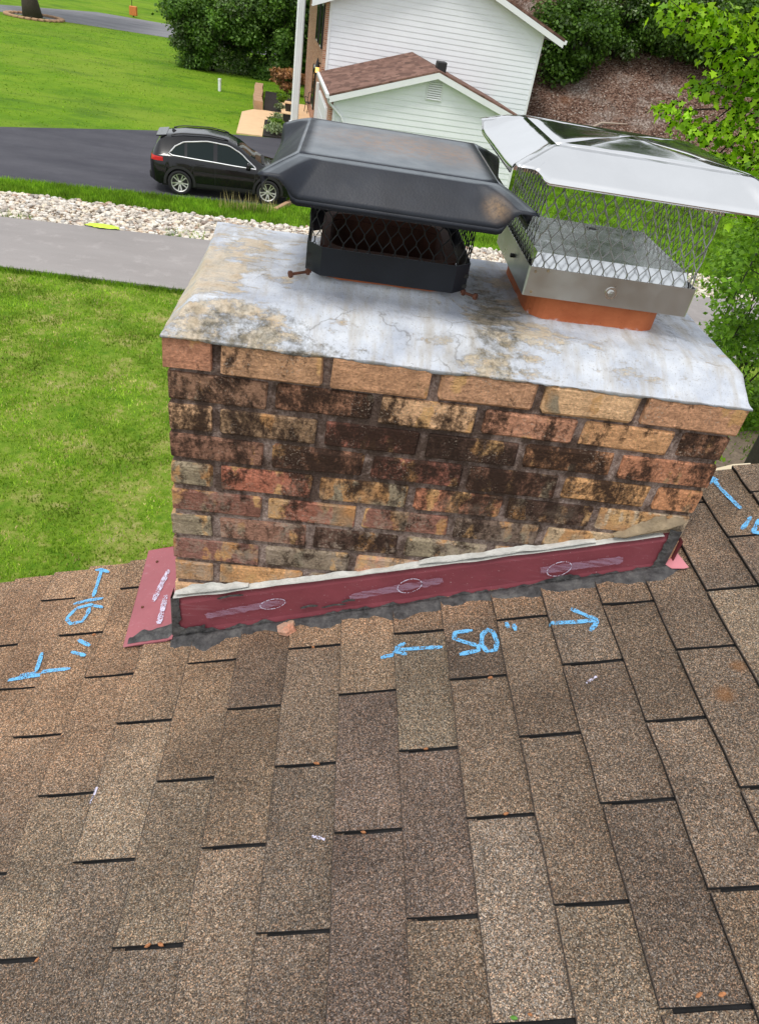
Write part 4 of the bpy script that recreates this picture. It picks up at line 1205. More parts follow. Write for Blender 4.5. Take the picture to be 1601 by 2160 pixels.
def clumpy(X, Y, keep):
    d = np.sin(X * 3.1 + 1.3 * np.sin(Y * 2.3)) * np.sin(Y * 2.7 + 1.1 * np.sin(X * 1.9)) + .6 * np.sin(X * 9 + Y * 4) * np.sin(Y * 8 - X * 3)
    return rg.random(len(X)) < keep + .35 * d
# near lawn
n = 170000; X = rg.uniform(-9, 1.5, n); Y = rg.uniform(3.0, 14.9, n); k = clumpy(X, Y, .55)
blades('lawn_grass_near', X[k], Y[k], .025, .07, .011, M_BLADE_NEAR)
n = 60000; X = rg.uniform(-9, 1.5, n); Y = rg.uniform(3.0, 14.8, n); k = clumpy(X + 5, Y + 3, .20)
blades('lawn_grass_dry', X[k], Y[k], .02, .055, .010, M_BLADE_DRY)
# strip between stones and driveway, ragged edges, right-hand grass
X = rg.uniform(-16, 8, 50000); Y = 21.10 + .08 * X + rg.random(50000) ** .8 * np.where(X < -1.5, (1.97 + .072 * X).clip(.25, 3), 6.0) - .1
k = ~((Y > 23.07 + .152 * X + .12 * np.sin(X * 5)) & (X < -1.5))
blades('grass_strip', X[k], Y[k], .06, .19, .016, M_BLADE)
X = rg.uniform(-3.4, -1.7, 120); Y = 22.45 + .152 * X + rg.uniform(-.35, .25, 120)
blades('grass_seed_heads', X, Y, .25, .62, .012, M_BLADE_DRY, lean=.35)
X = rg.uniform(-14, 13, 3600); Y = 18.75 + .08 * X + np.abs(rg.normal(0, .35, 3600)); k = (np.sin(X * 2.1) * np.sin(X * .83 + 2) > .35)
blades('weeds_in_stones', X[k], Y[k], .05, .20, .016, M_BLADE)
X = rg.uniform(-12, 12, 9000); Y = 14.86 + .015 * X - np.abs(rg.normal(0, .08, 9000))
blades('path_edge_grass', X, Y, .06, .14, .012, M_BLADE)
# far lawn and the grass right of the garage
n = 150000; X = rg.uniform(-30, -2, n); Y = rg.uniform(28, 66, n)
k = (Y > 28.4 + .66 * (X + 12.3)) & (Y > np.where(X > -4.4, 41, 0)) & clumpy(X * .4, Y * .4, .5)
blades('lawn_grass_far', X[k][::4], Y[k][::4], .02, .05, .03, M_BLADE)
n = 70000; X = rg.uniform(6.5, 20, n); Y = rg.uniform(20.5, 34.5, n); k = Y < 34.0 - .33 * (X - 10)
blades('side_lawn_grass', X[k], Y[k], .05, .14, .022, M_BLADE)
n = 30000; X = rg.uniform(5, 16, n); Y = rg.uniform(6, 14.8, n); k = clumpy(X, Y, .3)
blades('lawn_grass_right', X[k], Y[k], .04, .12, .016, M_BLADE)
sheet('bare_soil', [(6.8, 8.6), (9.5, 8.4), (11, 9.8), (9.6, 11.6), (7.6, 10.6)], G + .006, M_SOIL)

# small things on the lawns
pp = empty('white_pipe', (-6.96, 44.0, G), 0, 'short white plastic pipe standing in the far lawn', 'pipe')
mb = MB(); mb.tube([(0, 0, 0), (0, 0, .52)], .085, 12); mb.build('pipe', M_WHITE, pp, world=False)
mb = MB(); mb.tube([(0, 0, .52), (0, 0, .60)], [.10, .09], 12); mb.build('pipe_cap', M_WHITE, pp, world=False)
M_LIME = plain('lime_plastic', (.55, .75, .06, 1), .6)
pl_ = MB(); P = []
for i in range(13):
    row = []
    for j in range(9):
        u, v = i / 12 - .5, j / 8 - .5
        row.append((-5.88 + u * .80 * (1 - .3 * v) + .06 * n3(v, 1, 0, 5), 18.34 + v * .36 * (1 - .9 * u * u - .25 * abs(math.sin(5 * u))) + .14 * u * u, G + .10 + .055 * math.cos(u * 3) * math.cos(v * 3) + .028 * n3(u, v, 2, 7)))
    P.append(row)
o = pl_.grid(P).build('plastic_sheet', M_LIME, smooth=True); tag(o, 'crumpled lime yellow plastic lying where the stones meet the path', 'plastic scrap')
bx = empty('orange_box', (-20.1, 77.6, G), 0, 'small orange box standing on grass beyond the road', 'box')
mb = MB(); mb.bbox(-.32, .32, -.22, .22, .12, .82, .03); mb.build('body', plain('orange_plastic', srgb(216, 128, 62), .6), bx, world=False)
mb = MB(); mb.box(-.05, .05, -.05, .05, 0, .12); mb.build('stake', M_BARK, bx, world=False)
mbx = empty('lawn_sign', (-20.9, 80.3, G), 0, 'small round white sign on a thin post beyond the road', 'sign')
mb = MB(); mb.tube([(0, 0, 0), (0, 0, 1.6)], .03, 6); mb.build('post', M_DARK, mbx, world=False)
mb = MB(); mb.tube([(0, -.03, 1.8), (0, .03, 1.8)], .34, 14); mb.build('disc', M_WHITE, mbx, world=False)
# timber at the end of the driveway
tb = empty('landscape_timber', (-1.5, 23.0, G), R_(72)); tag(tb, 'tan landscape timber edging the end of the driveway', 'timber')
mb = MB(); mb.bbox(-.75, .75, -.07, .07, 0, .13, .015); mb.build('beam', M_TANBLOCK, tb, world=False)

# ================================================================== NEIGHBOUR'S HOUSE
NA_ = R_(6.3)
nh = empty('white_house', (-.42, 28.0, G), NA_, 'white sided two-storey house with brick front and attached gabled garage', 'house')
def L(x, v, z): return (x, v, z - G)        # local coordinates from world height
GX0, GX1, GXM = .13, 7.33, 3.73
HV = 6.1
# wall cores
mb = MB()
mb.prism([(.17, 0), (9.28, 0), (9.28, -.36 - G), (4.72, 1.33 - G), (.17, -.36 - G)], HV + .03, HV + 13, 'y'); mb.build('house_wall', M_SIDING, nh, world=False)
mb = MB(); mb.prism([(GX0, 0), (GX1, 0), (GX1, -3.24 - G), (GXM, -2.08 - G), (GX0, -3.24 - G)], .33, HV + .02, 'y'); mb.build('garage_wall', M_SIDING2, nh, world=False)
# siding boards: each a tapered clapboard clipped to the gable
def boards(x0, x1, xm, ze, zp, yface, m, step=.2, z00=.25):
    z = z00
    while z < zp - .05:
        z1 = min(z + step, zp - .01)
        def lim(zz):
            if zz <= ze: return x0, x1
            t = (zz - ze) / (zp - ze); return x0 + (xm - x0) * t, x1 + (xm - x1) * t
        a0, b0 = lim(z); a1, b1 = lim(z1)
        if b1 - a1 < .05: break
        vs = [(a0, yface - .019, z), (b0, yface - .019, z), (b1, yface - .004, z1), (a1, yface - .004, z1), (a0, yface + .004, z), (b0, yface + .004, z), (b1, yface + .004, z1), (a1, yface + .004, z1)]
        o = obj('siding_board', vs, [(0, 1, 2, 3), (0, 4, 5, 1), (4, 7, 6, 5), (3, 2, 6, 7), (0, 3, 7, 4), (1, 5, 6, 2)], m, nh, world=False)
        z += step
boards(.20, 9.22, 4.72, -.36 - G, 1.30 - G, HV, M_SIDING, .2)
boards(GX0 + .03, GX1 - .03, GXM, -3.24 - G, -2.10 - G, .30, M_SIDING2, .2)
for x in (.17, 9.25): MB().box(x - .05, x + .05, HV - .045, HV + .04, 0, -.37 - G).build('corner_trim', M_WHITE, nh, world=False)
for x in (GX0 + .02, GX1 - .02): MB().box(x - .05, x + .05, .252, .34, .2, -3.25 - G).build('corner_trim', M_WHITE, nh, world=False)
mb = MB(); mb.box(GX0 - .01, GX1 + .01, .272, .34, -.02, .248); mb.build('foundation', M_TAN, nh, world=False)
# brick fronts (faces toward the lawn)
mb = MB(); mb.box(-.02, .17, HV + .02, HV + 13, 0, -.36 - G); mb.build('brick_front', M_NBRICK, nh, world=False)
mb = MB(); mb.box(GX0 - .17, GX0 - .03, .33, HV + .01, 0, -3.26 - G); mb.build('brick_front', M_NBRICK, nh, world=False)
# roofs
def gable_roof(name, x0, x1, xm, ze, zp, v0, v1, m, th=.10):
    mb = MB()
    mb.prism([(x0, ze), (xm, zp), (x1, ze), (x1, ze - th), (xm, zp - th), (x0, ze - th)], v0, v1, 'y'); return mb.build(name, m, nh, world=False)
gr = gable_roof('garage_roof', -.10, 7.56, GXM, -3.06 - G, -1.84 - G, -.02, HV - .03, M_HOUSEROOF, .06)
gable_roof('house_roof', -.65, 10.1, 4.72, -.50 - G, 1.48 - G, HV - .45, HV + 13.4, M_HOUSEROOF, .10)
def fascia(x0, x1, xm, ze, zp, v, h, th=.03):
    mb = MB()
    for a, b, za, zb in ((x0, xm, ze, zp), (xm, x1, zp, ze)):
        mb.prism([(a, za - h), (b, zb - h), (b, zb), (a, za)], v - th, v, 'y')
    return mb.build('rake_fascia', M_WHITE, nh, world=False)
fascia(-.08, 7.54, GXM, -3.125 - G, -1.905 - G, .012, .20)
fascia(-.63, 10.08, 4.72, -.61 - G, 1.37 - G, HV - .42, .22)
mb = MB()   # soffits
mb.prism([(-.08, -3.30 - G), (GXM, -2.08 - G), (7.54, -3.30 - G), (7.54, -3.28 - G), (GXM, -2.06 - G), (-.08, -3.28 - G)], .02, .33, 'y'); mb.build('soffit', M_WHITE, nh, world=False)
mb = MB(); mb.prism([(-.63, -.80 - G), (4.72, 1.18 - G), (10.08, -.80 - G), (10.08, -.78 - G), (4.72, 1.20 - G), (-.63, -.78 - G)], HV - .41, HV + .02, 'y'); mb.build('soffit', M_WHITE, nh, world=False)
# gutters and downspouts
mb = MB(); mb.prism([(-.20, -3.20 - G), (-.08, -3.20 - G), (-.08, -3.07 - G), (-.22, -3.07 - G)], .0, HV, 'y'); mb.build('gutter', M_WHITE, nh, world=False)
mb = MB(); mb.tube([(-.13, .06, -3.2 - G), (-.10, .12, -3.32 - G), (.40, .21, -3.75 - G), (.52, .22, -3.95 - G), (.52, .22, .2)], .045, 6); mb.build('downspout', M_WHITE, nh, world=False)
mb = MB(); mb.prism([(10.06, -.70 - G), (10.20, -.70 - G), (10.22, -.55 - G), (10.06, -.55 - G)], HV - .44, HV + 13, 'y'); mb.build('gutter', M_WHITE, nh, world=False)
# louvred gable vent
gv = MB(); gv.box(3.43, 4.03, .250, .30, -2.83 - G, -2.22 - G); gvo = gv.build('gable_vent', M_WHITE, nh, world=False)
for q in range(8):
    z = -2.80 - G + q * .072
    mb = MB(); mb.prism([(.224, z), (.250, z + .045), (.250, z + .055), (.218, z + .008)], 3.48, 3.98, 'x'); mb.build('louvre', M_WHITE, gvo, world=False)
    mb = MB(); mb.box(3.48, 3.98, .2450, .2490, z + .010, z + .056); mb.build('louvre_gap', M_DARK, gvo, world=False)
# roof vent behind the garage ridge
mb = MB(); mb.bbox(3.88, 4.24, 1.2, 1.6, -2.05 - G, -1.66 - G, .03); mb.build('roof_vent', M_DARK, gr, world=False)
# front windows with shutters (seen edge-on) and garage door
for v0, v1, z0, z1 in ((HV + .9, HV + 2.0, -2.3, -.75), (HV + 3.6, HV + 4.7, -2.3, -.75), (HV + 3.6, HV + 4.7, -5.0, -3.3)):
    mb = MB(); mb.box(-.06, -.02, v0, v1, z0 - G, z1 - G); w = mb.build('window', M_WHITE, nh, world=False)
    mb = MB(); mb.box(-.075, -.061, v0 + .08, v1 - .08, z0 - G + .08, z1 - G - .08); mb.build('pane', M_GLASSDARK, w, world=False)
    for a, b in ((v0 - .42, v0 - .04), (v1 + .04, v1 + .42)):
        mb = MB(); mb.box(-.08, -.02, a, b, z0 - G, z1 - G); mb.build('shutter', M_DARK, w, world=False)
mb = MB(); mb.box(-.10, -.04, 1.0, 5.4, .02, 2.15); gd = mb.build('garage_door', M_WHITE, nh, world=False)
for q in range(4):
    mb = MB(); mb.bbox(-.118, -.10, 1.05, 5.35, .05 + q * .525, .54 + q * .525, .01); mb.build('door_panel', M_WHITE, gd, world=False)
mb = MB(); mb.box(-.16, -.05, HV - .05, HV + .45, .0, 2.3); mb.build('door_casing', M_WHITE, nh, world=False)
# lit carriage lamp on the brick
M_GLOW = Mat('lamp_glow', .4); M_GLOW.color((1, .55, .15, 1)); M_GLOW.set('Emission Color', (1, .5, .12, 1)); M_GLOW.set('Emission Strength', 1.6); M_GLOW = M_GLOW.m
mb = MB(); mb.box(-.20, -.02, HV + .62, HV + .66, 2.95, 3.0); mb.tube([(-.16, HV + .64, 2.55), (-.16, HV + .64, 2.62)], .07, 8); mb.tube([(-.16, HV + .64, 2.82), (-.16, HV + .64, 3.15)], [.11, .02], 8); lo = mb.build('wall_lamp', M_DARK, nh, world=False)
mb = MB(); mb.tube([(-.16, HV + .64, 2.62), (-.16, HV + .64, 2.82)], .075, 8); mb.build('lamp_glass', M_GLOW, lo, world=False)
# tall porch column, porch slab and portico beam
mb = MB(); mb.bbox(-1.12, -.78, 7.8, 8.14, .22, 5.95, .03)
for z0, z1, g in ((.16, .42, .06), (5.75, 5.98, .06)): mb.box(-1.12 - g, -.78 + g, 7.8 - g, 8.14 + g, z0, z1)
pc_ = mb.build('porch_column', M_WHITE, nh, world=False)
mb = MB()
for q in range(3): mb.box(-1.06 + q * .09, -1.02 + q * .09, 7.785, 7.80, .5, 5.7)
mb.build('flute', M_WHITE, pc_, world=False)
mb = MB(); mb.box(-1.45, -.03, 7.4, 15.0, 0, .16); mb.build('porch_slab', M_TAN, nh, world=False)
mb = MB(); mb.box(-1.3, -.03, 7.6, 15.0, 6.0, 6.3); mb.build('portico_beam', M_WHITE, nh, world=False)
# front walk, planting beds and low walls (world coordinates)
sheet('front_walk', [(-4.52, 33.3), (-3.42, 33.5), (-3.75, 37.4), (-2.4, 37.6), (-2.4, 39.9), (-4.1, 39.95), (-4.6, 39.7), (-5.0, 38.6)], G + .05, M_TAN, .05)
sheet('planting_bed', [(-3.40, 33.55), (-2.3, 33.8), (-2.4, 37.55), (-3.73, 37.35)], G + .06, M_MULCH, .06)
sheet('planting_bed', [(-4.12, 40.0), (-2.45, 40.0), (-2.9, 46.2), (-4.7, 46.3)], G + .06, M_MULCH, .06)
lw = empty('garden_wall', (-4.75, 43, G), 0, 'low tan block wall along the far planting bed', 'garden wall')
pts = [(-4.36, 39.9), (-4.62, 41.6), (-4.74, 43.2), (-4.95, 44.8), (-5.05, 46.2)]
for (x0, y0), (x1, y1) in zip(pts[:-1], pts[1:]):
    for q in range(2):
        t0, t1 = q / 2, (q + 1) / 2
        mb = MB(); a = (x0 + (x1 - x0) * t0, y0 + (y1 - y0) * t0); b = (x0 + (x1 - x0) * t1, y0 + (y1 - y0) * t1)
        mb.prism([(a[0] - .22, a[1] + .02), (a[0] + .22, a[1] + .02), (b[0] + .22, b[1] - .02), (b[0] - .22, b[1] - .02)], G, G + .42)
        mb.build('block', M_TANBLOCK, lw)
for (x, y, lb) in ((-2.72, 39.2, 'dark square planter beside the column at the back of the walk'), (-2.55, 36.2, 'dark square planter at the near end of the porch')):
    p_ = empty('planter', (x, y, G + .05), 0, lb, 'planter')
    mb = MB(); mb.add([(-.16, -.16, 0), (.16, -.16, 0), (.16, .16, 0), (-.16, .16, 0), (-.24, -.24, .6), (.24, -.24, .6), (.24, .24, .6), (-.24, .24, .6)], [(3, 2, 1, 0), (4, 5, 6, 7), (0, 1, 5, 4), (1, 2, 6, 5), (2, 3, 7, 6), (3, 0, 4, 7)]); mb.build('pot', M_DARK, p_, world=False)
    mb = MB(); mb.box(-.27, .27, -.27, .27, .6, .64); mb.build('rim', M_TAN, p_, world=False)
# porch chair
ch = empty('porch_chair', (-1.75, 40.6, G + .16), R_(200), 'black wire porch chair standing behind the white column', 'chair')
mb = MB(); mb.bbox(-.26, .26, -.26, .26, .42, .47, .02); mb.build('seat', M_DARK, ch, world=False)
for x in (-.23, .23):
    for y in (-.23, .23):
        mb = MB(); mb.tube([(x, y, .42), (x * 1.2, y * 1.2, 0)], .018, 6); mb.build('leg', M_DARK, ch, world=False)
mb = MB(); mb.tube([(-.26, .25, .45), (-.28, .34, .95), (0, .36, 1.05), (.28, .34, .95), (.26, .25, .45)], .02, 6)
for x in (-.16, -.08, 0, .08, .16): mb.tube([(x, .25, .45), (x, .35, 1.0)], .010, 5)
mb.build('backrest', M_DARK, ch, world=False)
for x in (-.28, .28):
    mb = MB(); mb.tube([(x, .3, .72), (x, -.22, .70), (x, -.24, .45)], .018, 6); mb.build('armrest', M_DARK, ch, world=False)

# ================================================================== TREES AND SHRUBS
LEAF4 = np.array([[0, 0, 0], [.5, .32, .10], [1, 0, 0], [.5, -.32, .10]])
def leaf_cloud(name, clumps, n, size, m, parent, seed, flat=.3, shape='quad', droop=.0):
    """clumps: (x,y,z, rx,ry,rz) in world space; leaves cluster round them"""
    g = np.random.default_rng(seed)
    C = np.array([c[:3] for c in clumps]); Rr = np.array([c[3:6] for c in clumps])
    w = (Rr[:, 0] * Rr[:, 1] * Rr[:, 2]) ** (2 / 3); k = g.choice(len(C), n, p=w / w.sum())
    d = g.normal(size=(n, 3)); d /= np.linalg.norm(d, axis=1)[:, None]
    rad = g.uniform(.35, 1.0, n) ** .6
    P = C[k] + d * rad[:, None] * Rr[k] * (1 + .18 * g.normal(size=n))[:, None]
    # leaf frame: mostly facing up/outwards
    nn = d * .6 + g.normal(size=(n, 3)) * .55 + np.array([0, 0, .55]); nn /= np.linalg.norm(nn, axis=1)[:, None]
    t = g.normal(size=(n, 3)); t -= (t * nn).sum(1)[:, None] * nn; t /= np.linalg.norm(t, axis=1)[:, None]
    if droop: t = t + np.array([0, 0, -droop]); t /= np.linalg.norm(t, axis=1)[:, None]
    b = np.cross(nn, t); b /= np.linalg.norm(b, axis=1)[:, None]; nn = np.cross(t, b)
    sz = size * g.uniform(.6, 1.35, n)
    if shape == 'quad': T0 = LEAF4; faces = np.array([[0, 1, 2, 3]]); nper = 4
    else:               # lobed maple leaf outline, fan from the base
        T0 = np.array([[0, 0, 0], [.05, .38, .03], [.30, .22, .02], [.45, .52, .0], [.62, .20, -.02], [1.0, 0, -.10], [.62, -.20, -.02], [.45, -.52, 0], [.30, -.22, .02], [.05, -.38, .03]])
        faces = np.array([[0, 1, 2, 3], [0, 3, 4, 5], [0, 5, 6, 7], [0, 7, 8, 9]]); nper = 4
    V = P[:, None, :] + sz[:, None, None] * (T0[None, :, 0:1] * t[:, None, :] + T0[None, :, 1:2] * b[:, None, :] + T0[None, :, 2:3] * nn[:, None, :])
    nv = len(T0)
    F = (faces[None] + (np.arange(n) * nv)[:, None, None]).reshape(-1, nper)
    V = V.reshape(-1, 3)
    if parent is not None: V = V - np.array(parent.location)
    return fast_mesh(name, V, F, m, nper, parent)
def clump_set(c, r, n, seed, cr=.32, shell=.75):
    g = random.Random(seed); out = []
    for _ in range(n):
        while True:
            d = Vector((g.gauss(0, 1), g.gauss(0, 1), g.gauss(0, 1)))
            if d.length > .1: break
        d.normalize(); q = g.uniform(.35, 1) ** .5 * shell
        s = cr * g.uniform(.6, 1.35)
        out.append((c[0] + d.x * r[0] * q, c[1] + d.y * r[1] * q, c[2] + d.z * r[2] * q, r[0] * s, r[1] * s, r[2] * s * .75))
    return out
def limbs(mb, base, clumps, r0, seed, fork=.35, n=14):
    g = random.Random(seed); B = Vector(base)
    cen = Vector((sum(c[0] for c in clumps) / len(clumps), sum(c[1] for c in clumps) / len(clumps), sum(c[2] for c in clumps) / len(clumps)))
    top = B.lerp(cen, .8)
    mid = B.lerp(top, fork)
    bend = lambda p, a: p + Vector((g.uniform(-a, a), g.uniform(-a, a), 0))
    L_ = (top - B).length
    mb.tube([B, bend(B.lerp(mid, .5), L_ * .02), mid, bend(mid.lerp(top, .5), L_ * .05), top], [r0 * 1.25, r0, r0 * .85, r0 * .6, r0 * .25], 8)
    for c in g.sample(clumps, min(n, len(clumps))):
        s = mid.lerp(top, g.uniform(0, .8)); e = Vector(c[:3]); m_ = s.lerp(e, .5) + Vector((0, 0, -.08 * (e - s).length))
        mb.tube([s, m_, e], [r0 * .42, r0 * .26, r0 * .07], 6)
def tree(name, base, c, r, ncl, nleaf, size, m, label, cat='tree', group=None, seed=1, r0=.12, cr=.32, bark=None, shape='quad', pale=0, fork=.35, shell=.75, droop=0, nl=14, extra=None, twig=.012):
    t = empty(name, base, 0, label, cat, group)
    cl = clump_set(c, r, ncl, seed, cr, shell)
    cl0 = list(cl)
    if extra: cl += extra
    leaf_cloud('crown', cl, nleaf, size, m, t, seed, shape=shape, droop=droop)
    if pale: 
        g = random.Random(seed + 5)
        leaf_cloud('blossom', g.sample(cl, max(2, len(cl) // 3)), pale, size * .8, M_LEAF_PALE, t, seed + 50)
    mb = MB(); limbs(mb, base, cl0, r0, seed, fork, nl)
    for q, e in enumerate(extra or []):
        a = Vector(cl0[q % len(cl0)][:3]); b = Vector(e[:3]); mb.tube([a, a.lerp(b, .5) + Vector((0, 0, .06)), b, b + (b - a).normalized() * e[3] * .8], [twig * 1.4, twig, twig * .6, twig * .2], 5)
    mb.build('trunk', bark or M_BARK, t, smooth=True)
    return t
GB = 'big shrubs left of the white house'
tree('flowering_shrub', (-8.6, 51.5, G), (-8.4, 51.5, -3.2), (3.2, 2.6, 3.0), 34, 26000, .19, M_LEAF_BUSH, 'tall round shrub with pale blossom at the left of the shrub clump', 'shrub', GB, 21, .10, cr=.27, shell=.95, pale=6500, bark=M_BARKD)
tree('flowering_shrub', (-5.2, 52.0, G), (-5.2, 51.6, -2.8), (3.0, 2.4, 3.1), 34, 26000, .19, M_LEAF_BUSH, 'tall pale flowering shrub in the middle of the shrub clump', 'shrub', GB, 22, .10, cr=.27, shell=.95, pale=9000, bark=M_BARKD)
tree('green_shrub', (-2.4, 52.5, G), (-2.4, 52.0, -2.4), (2.8, 2.4, 3.4), 32, 24000, .19, M_LEAF_DARK, 'dark green shrub behind the white porch column', 'shrub', GB, 23, .10, cr=.27, shell=.95, pale=1200, bark=M_BARKD)
tree('green_shrub', (-6.6, 56.0, G), (-6.6, 56.0, -.5), (4.6, 3.0, 4.5), 40, 22000, .2, M_LEAF_DARK, 'dark tree rising behind the flowering shrubs', 'tree', GB, 24, .16, bark=M_BARKD)
# hillside wood
GH = 'shrubs and trees on the bank'
hs_ = [(10.6, 39.5, 2.2, 2.3, 'dark shrub on the bank next to the white house', 0), (13.0, 40.5, 2.3, 2.4, 'pale blossoming shrub in the middle of the bank', 3500), (15.8, 40.0, 2.4, 2.3, 'green shrub with pale blossom above the rocky bank', 2500),
       (18.6, 38.6, 2.4, 2.4, 'dark shrub at the right of the rocky bank', 600), (11.5, 44.5, 3.0, 3.6, 'dark tree high on the bank behind the house corner', 500), (15.0, 45.5, 3.2, 3.8, 'dark spreading tree at the top of the bank', 800),
       (19.0, 44.0, 3.2, 3.8, 'dark tree at the top right of the bank', 300), (23.0, 40.5, 3.2, 3.6, 'dark tree far right on the bank', 200), (21.5, 35.2, 2.0, 1.9, 'low shrub at the right foot of the bank', 400)]
for q, (x, y, rr_, rz, lb, pl) in enumerate(hs_):
    zb = G + hill_z(x, y)
    tree('bank_shrub', (x, y, zb), (x, y, zb + rz * .85), (rr_, rr_ * .9, rz), 30, 15000, .17, M_LEAF_DARK, lb, 'shrub', GH, 40 + q, .09, pale=pl, bark=M_BARKD)
for q, (x, y) in enumerate([(9, 52), (14, 53), (20, 52), (26, 48), (31, 44), (36, 38), (4, 58)]):
    zb = G + hill_z(x, y)
    tree('woodland_tree', (x, y, zb), (x, y, zb + 6.0), (4.2, 3.6, 5.2), 26, 11000, .30, M_LEAF_DARK, ['tall tree in the wood behind the white house', 'tall tree in the wood above the bank', 'tall tree at the top of the bank', 'tall tree right of the bank top', 'tall tree far right in the wood', 'tall tree at the right end of the wood', 'tall tree behind the house roof'][q], 'tree', 'tall trees of the hillside wood', 60 + q, .2, bark=M_BARKD)
# fallen branch on the bank
mb = MB(); mb.tube([(11.2, 36.3, G + hill_z(11.2, 36.3) + .08), (12.2, 36.7, G + hill_z(12.2, 36.7) + .14), (13.4, 36.6, G + hill_z(13.4, 36.6) + .08)], [.05, .045, .02], 6)
tag(mb.build('fallen_branch', plain('pale_dead_wood', srgb(176, 160, 146), .9)), 'pale fallen branch lying on the brown bank', 'branch')

# bright maple overhanging from the right
mp = [(3.45, 7.10, .72, .34, .3, .16), (3.75, 7.0, .66, .34, .3, .16), (4.15, 6.95, .72, .4, .3, .2), (4.1, 7.1, .40, .42, .3, .17), (4.5, 6.9, .45, .4, .35, .2), (3.95, 7.2, .16, .3, .25, .12), (4.45, 7.0, .14, .42, .3, .2),
      (3.62, 7.1, -.06, .22, .2, .09), (3.95, 7.05, -.20, .32, .25, .12), (4.35, 6.95, -.14, .36, .3, .16), (3.78, 7.1, -.42, .28, .22, .10), (4.15, 7.0, -.46, .34, .25, .13), (4.55, 6.9, -.42, .36, .3, .16), (4.35, 6.9, -.72, .3, .25, .13), (4.7, 6.9, -.8, .35, .3, .16),
      (4.8, 6.9, .2, .4, .4, .25), (4.9, 6.9, .8, .5, .4, .3), (5.2, 6.9, -.2, .5, .4, .3)]
tree('maple_tree', (6.9, 7.6, G), (6.4, 7.4, .9), (1.5, 1.8, 2.2), 26, 15000, .080, M_LEAF_MAPLE, 'bright yellow-green maple reaching in from the right', 'tree', None, 81, .14, cr=.26, shape='maple', droop=.35, extra=mp, nl=10, bark=M_BARKD)
# young tree right of the chimney
yt = [(6.3, 8.9, -2.0, .55, .5, .45), (6.7, 9.2, -2.6, .6, .55, .4), (6.1, 8.7, -3.0, .45, .4, .3), (6.5, 9.0, -3.6, .55, .5, .3), (7.1, 9.5, -3.2, .6, .5, .4), (7.0, 9.4, -1.6, .6, .5, .4), (6.9, 9.3, -4.2, .5, .4, .3), (6.25, 8.9, -1.45, .45, .4, .3), (6.1, 8.8, -2.45, .35, .3, .25)]
tree('young_tree', (7.6, 9.9, G), (7.4, 9.9, -2.3), (1.35, 1.3, 1.9), 30, 9500, .085, M_LEAF_MID, 'young leafy tree with dark bare limbs right of the chimney', 'tree', None, 91, .045, cr=.28, bark=M_BARKD, extra=yt, nl=14, fork=.25)
tree('low_shrub', (5.0, 6.6, G), (5.15, 6.7, -3.4), (.55, .6, 1.0), 14, 3000, .085, M_LEAF_MAPLE, 'bright green shrub close behind the right end of the chimney', 'shrub', None, 92, .05, cr=.3)
for q, (x, y, r) in enumerate([(9.2, 11.6, .8), (10.6, 12.9, .9), (8.0, 12.6, .7), (12.0, 14.0, .9)]):
    tree('ground_shrub', (x, y, G), (x, y, G + r * .7), (r, r, r * .8), 14, 2600, .10, M_LEAF_MID, ['low green shrub nearest the chimney right side', 'low green shrub beside the grey path at right', 'small low shrub behind the young tree', 'low green shrub at the far right path edge'][q], 'shrub', 'low shrubs right of the chimney', 100 + q, .03, cr=.35)
# trees across the far lawn
tk = empty('shade_tree', (-24.2, 64.4, G), 0, 'dark tree trunk in a ring of edging stones by the road', 'tree')
mb = MB(); mb.tube([(-24.2, 64.4, G), (-24.3, 64.4, G + 1.2), (-24.5, 64.5, G + 3.6), (-24.4, 64.6, G + 6)], [.72, .55, .48, .40], 10)
for a in range(6): mb.tube([(-24.4, 64.6, G + 5.2 + .2 * a), (-24.4 + 2.2 * math.cos(a), 64.6 + 2.2 * math.sin(a), G + 8)], [.2, .06], 6)
mb.build('trunk', M_BARK, tk, smooth=True)
leaf_cloud('crown', clump_set((-24.4, 64.6, G + 11), (6, 6, 4.5), 30, 71, .35), 9000, .35, M_LEAF_MID, tk, 71)
for a in range(26):
    t = 2 * math.pi * a / 26; mb = MB(); x = -24.0 + 1.9 * math.cos(t); y = 64.2 + 1.9 * math.sin(t)
    mb.bbox(x - .2, x + .2, y - .16, y + .16, G, G + .16, .04); mb.build('edging_stone', M_TANBLOCK, tk)
tree('small_tree', (-19.0, 88.0, G), (-19.0, 88.0, G + 3.6), (3.2, 3.0, 2.6), 26, 9000, .26, M_LEAF_MID, 'light green small tree beyond the road', 'tree', None, 72, .12, fork=.4)
# tree line beyond
wl_ = []
gq = random.Random(9)
for q in range(70):
    x = -130 + q * 4.2; wl_.append((x + gq.uniform(-2, 2), 128 + gq.uniform(-8, 8) - .25 * abs(x + 20), G + gq.uniform(2, 9), gq.uniform(4, 6.5), 4, gq.uniform(4, 6)))
o = leaf_cloud('distant_wood', wl_, 60000, .9, M_LEAF_MID, None, 99); o['kind'] = 'stuff'; tag(o, 'far line of leafy woods across the lawns', 'wood')
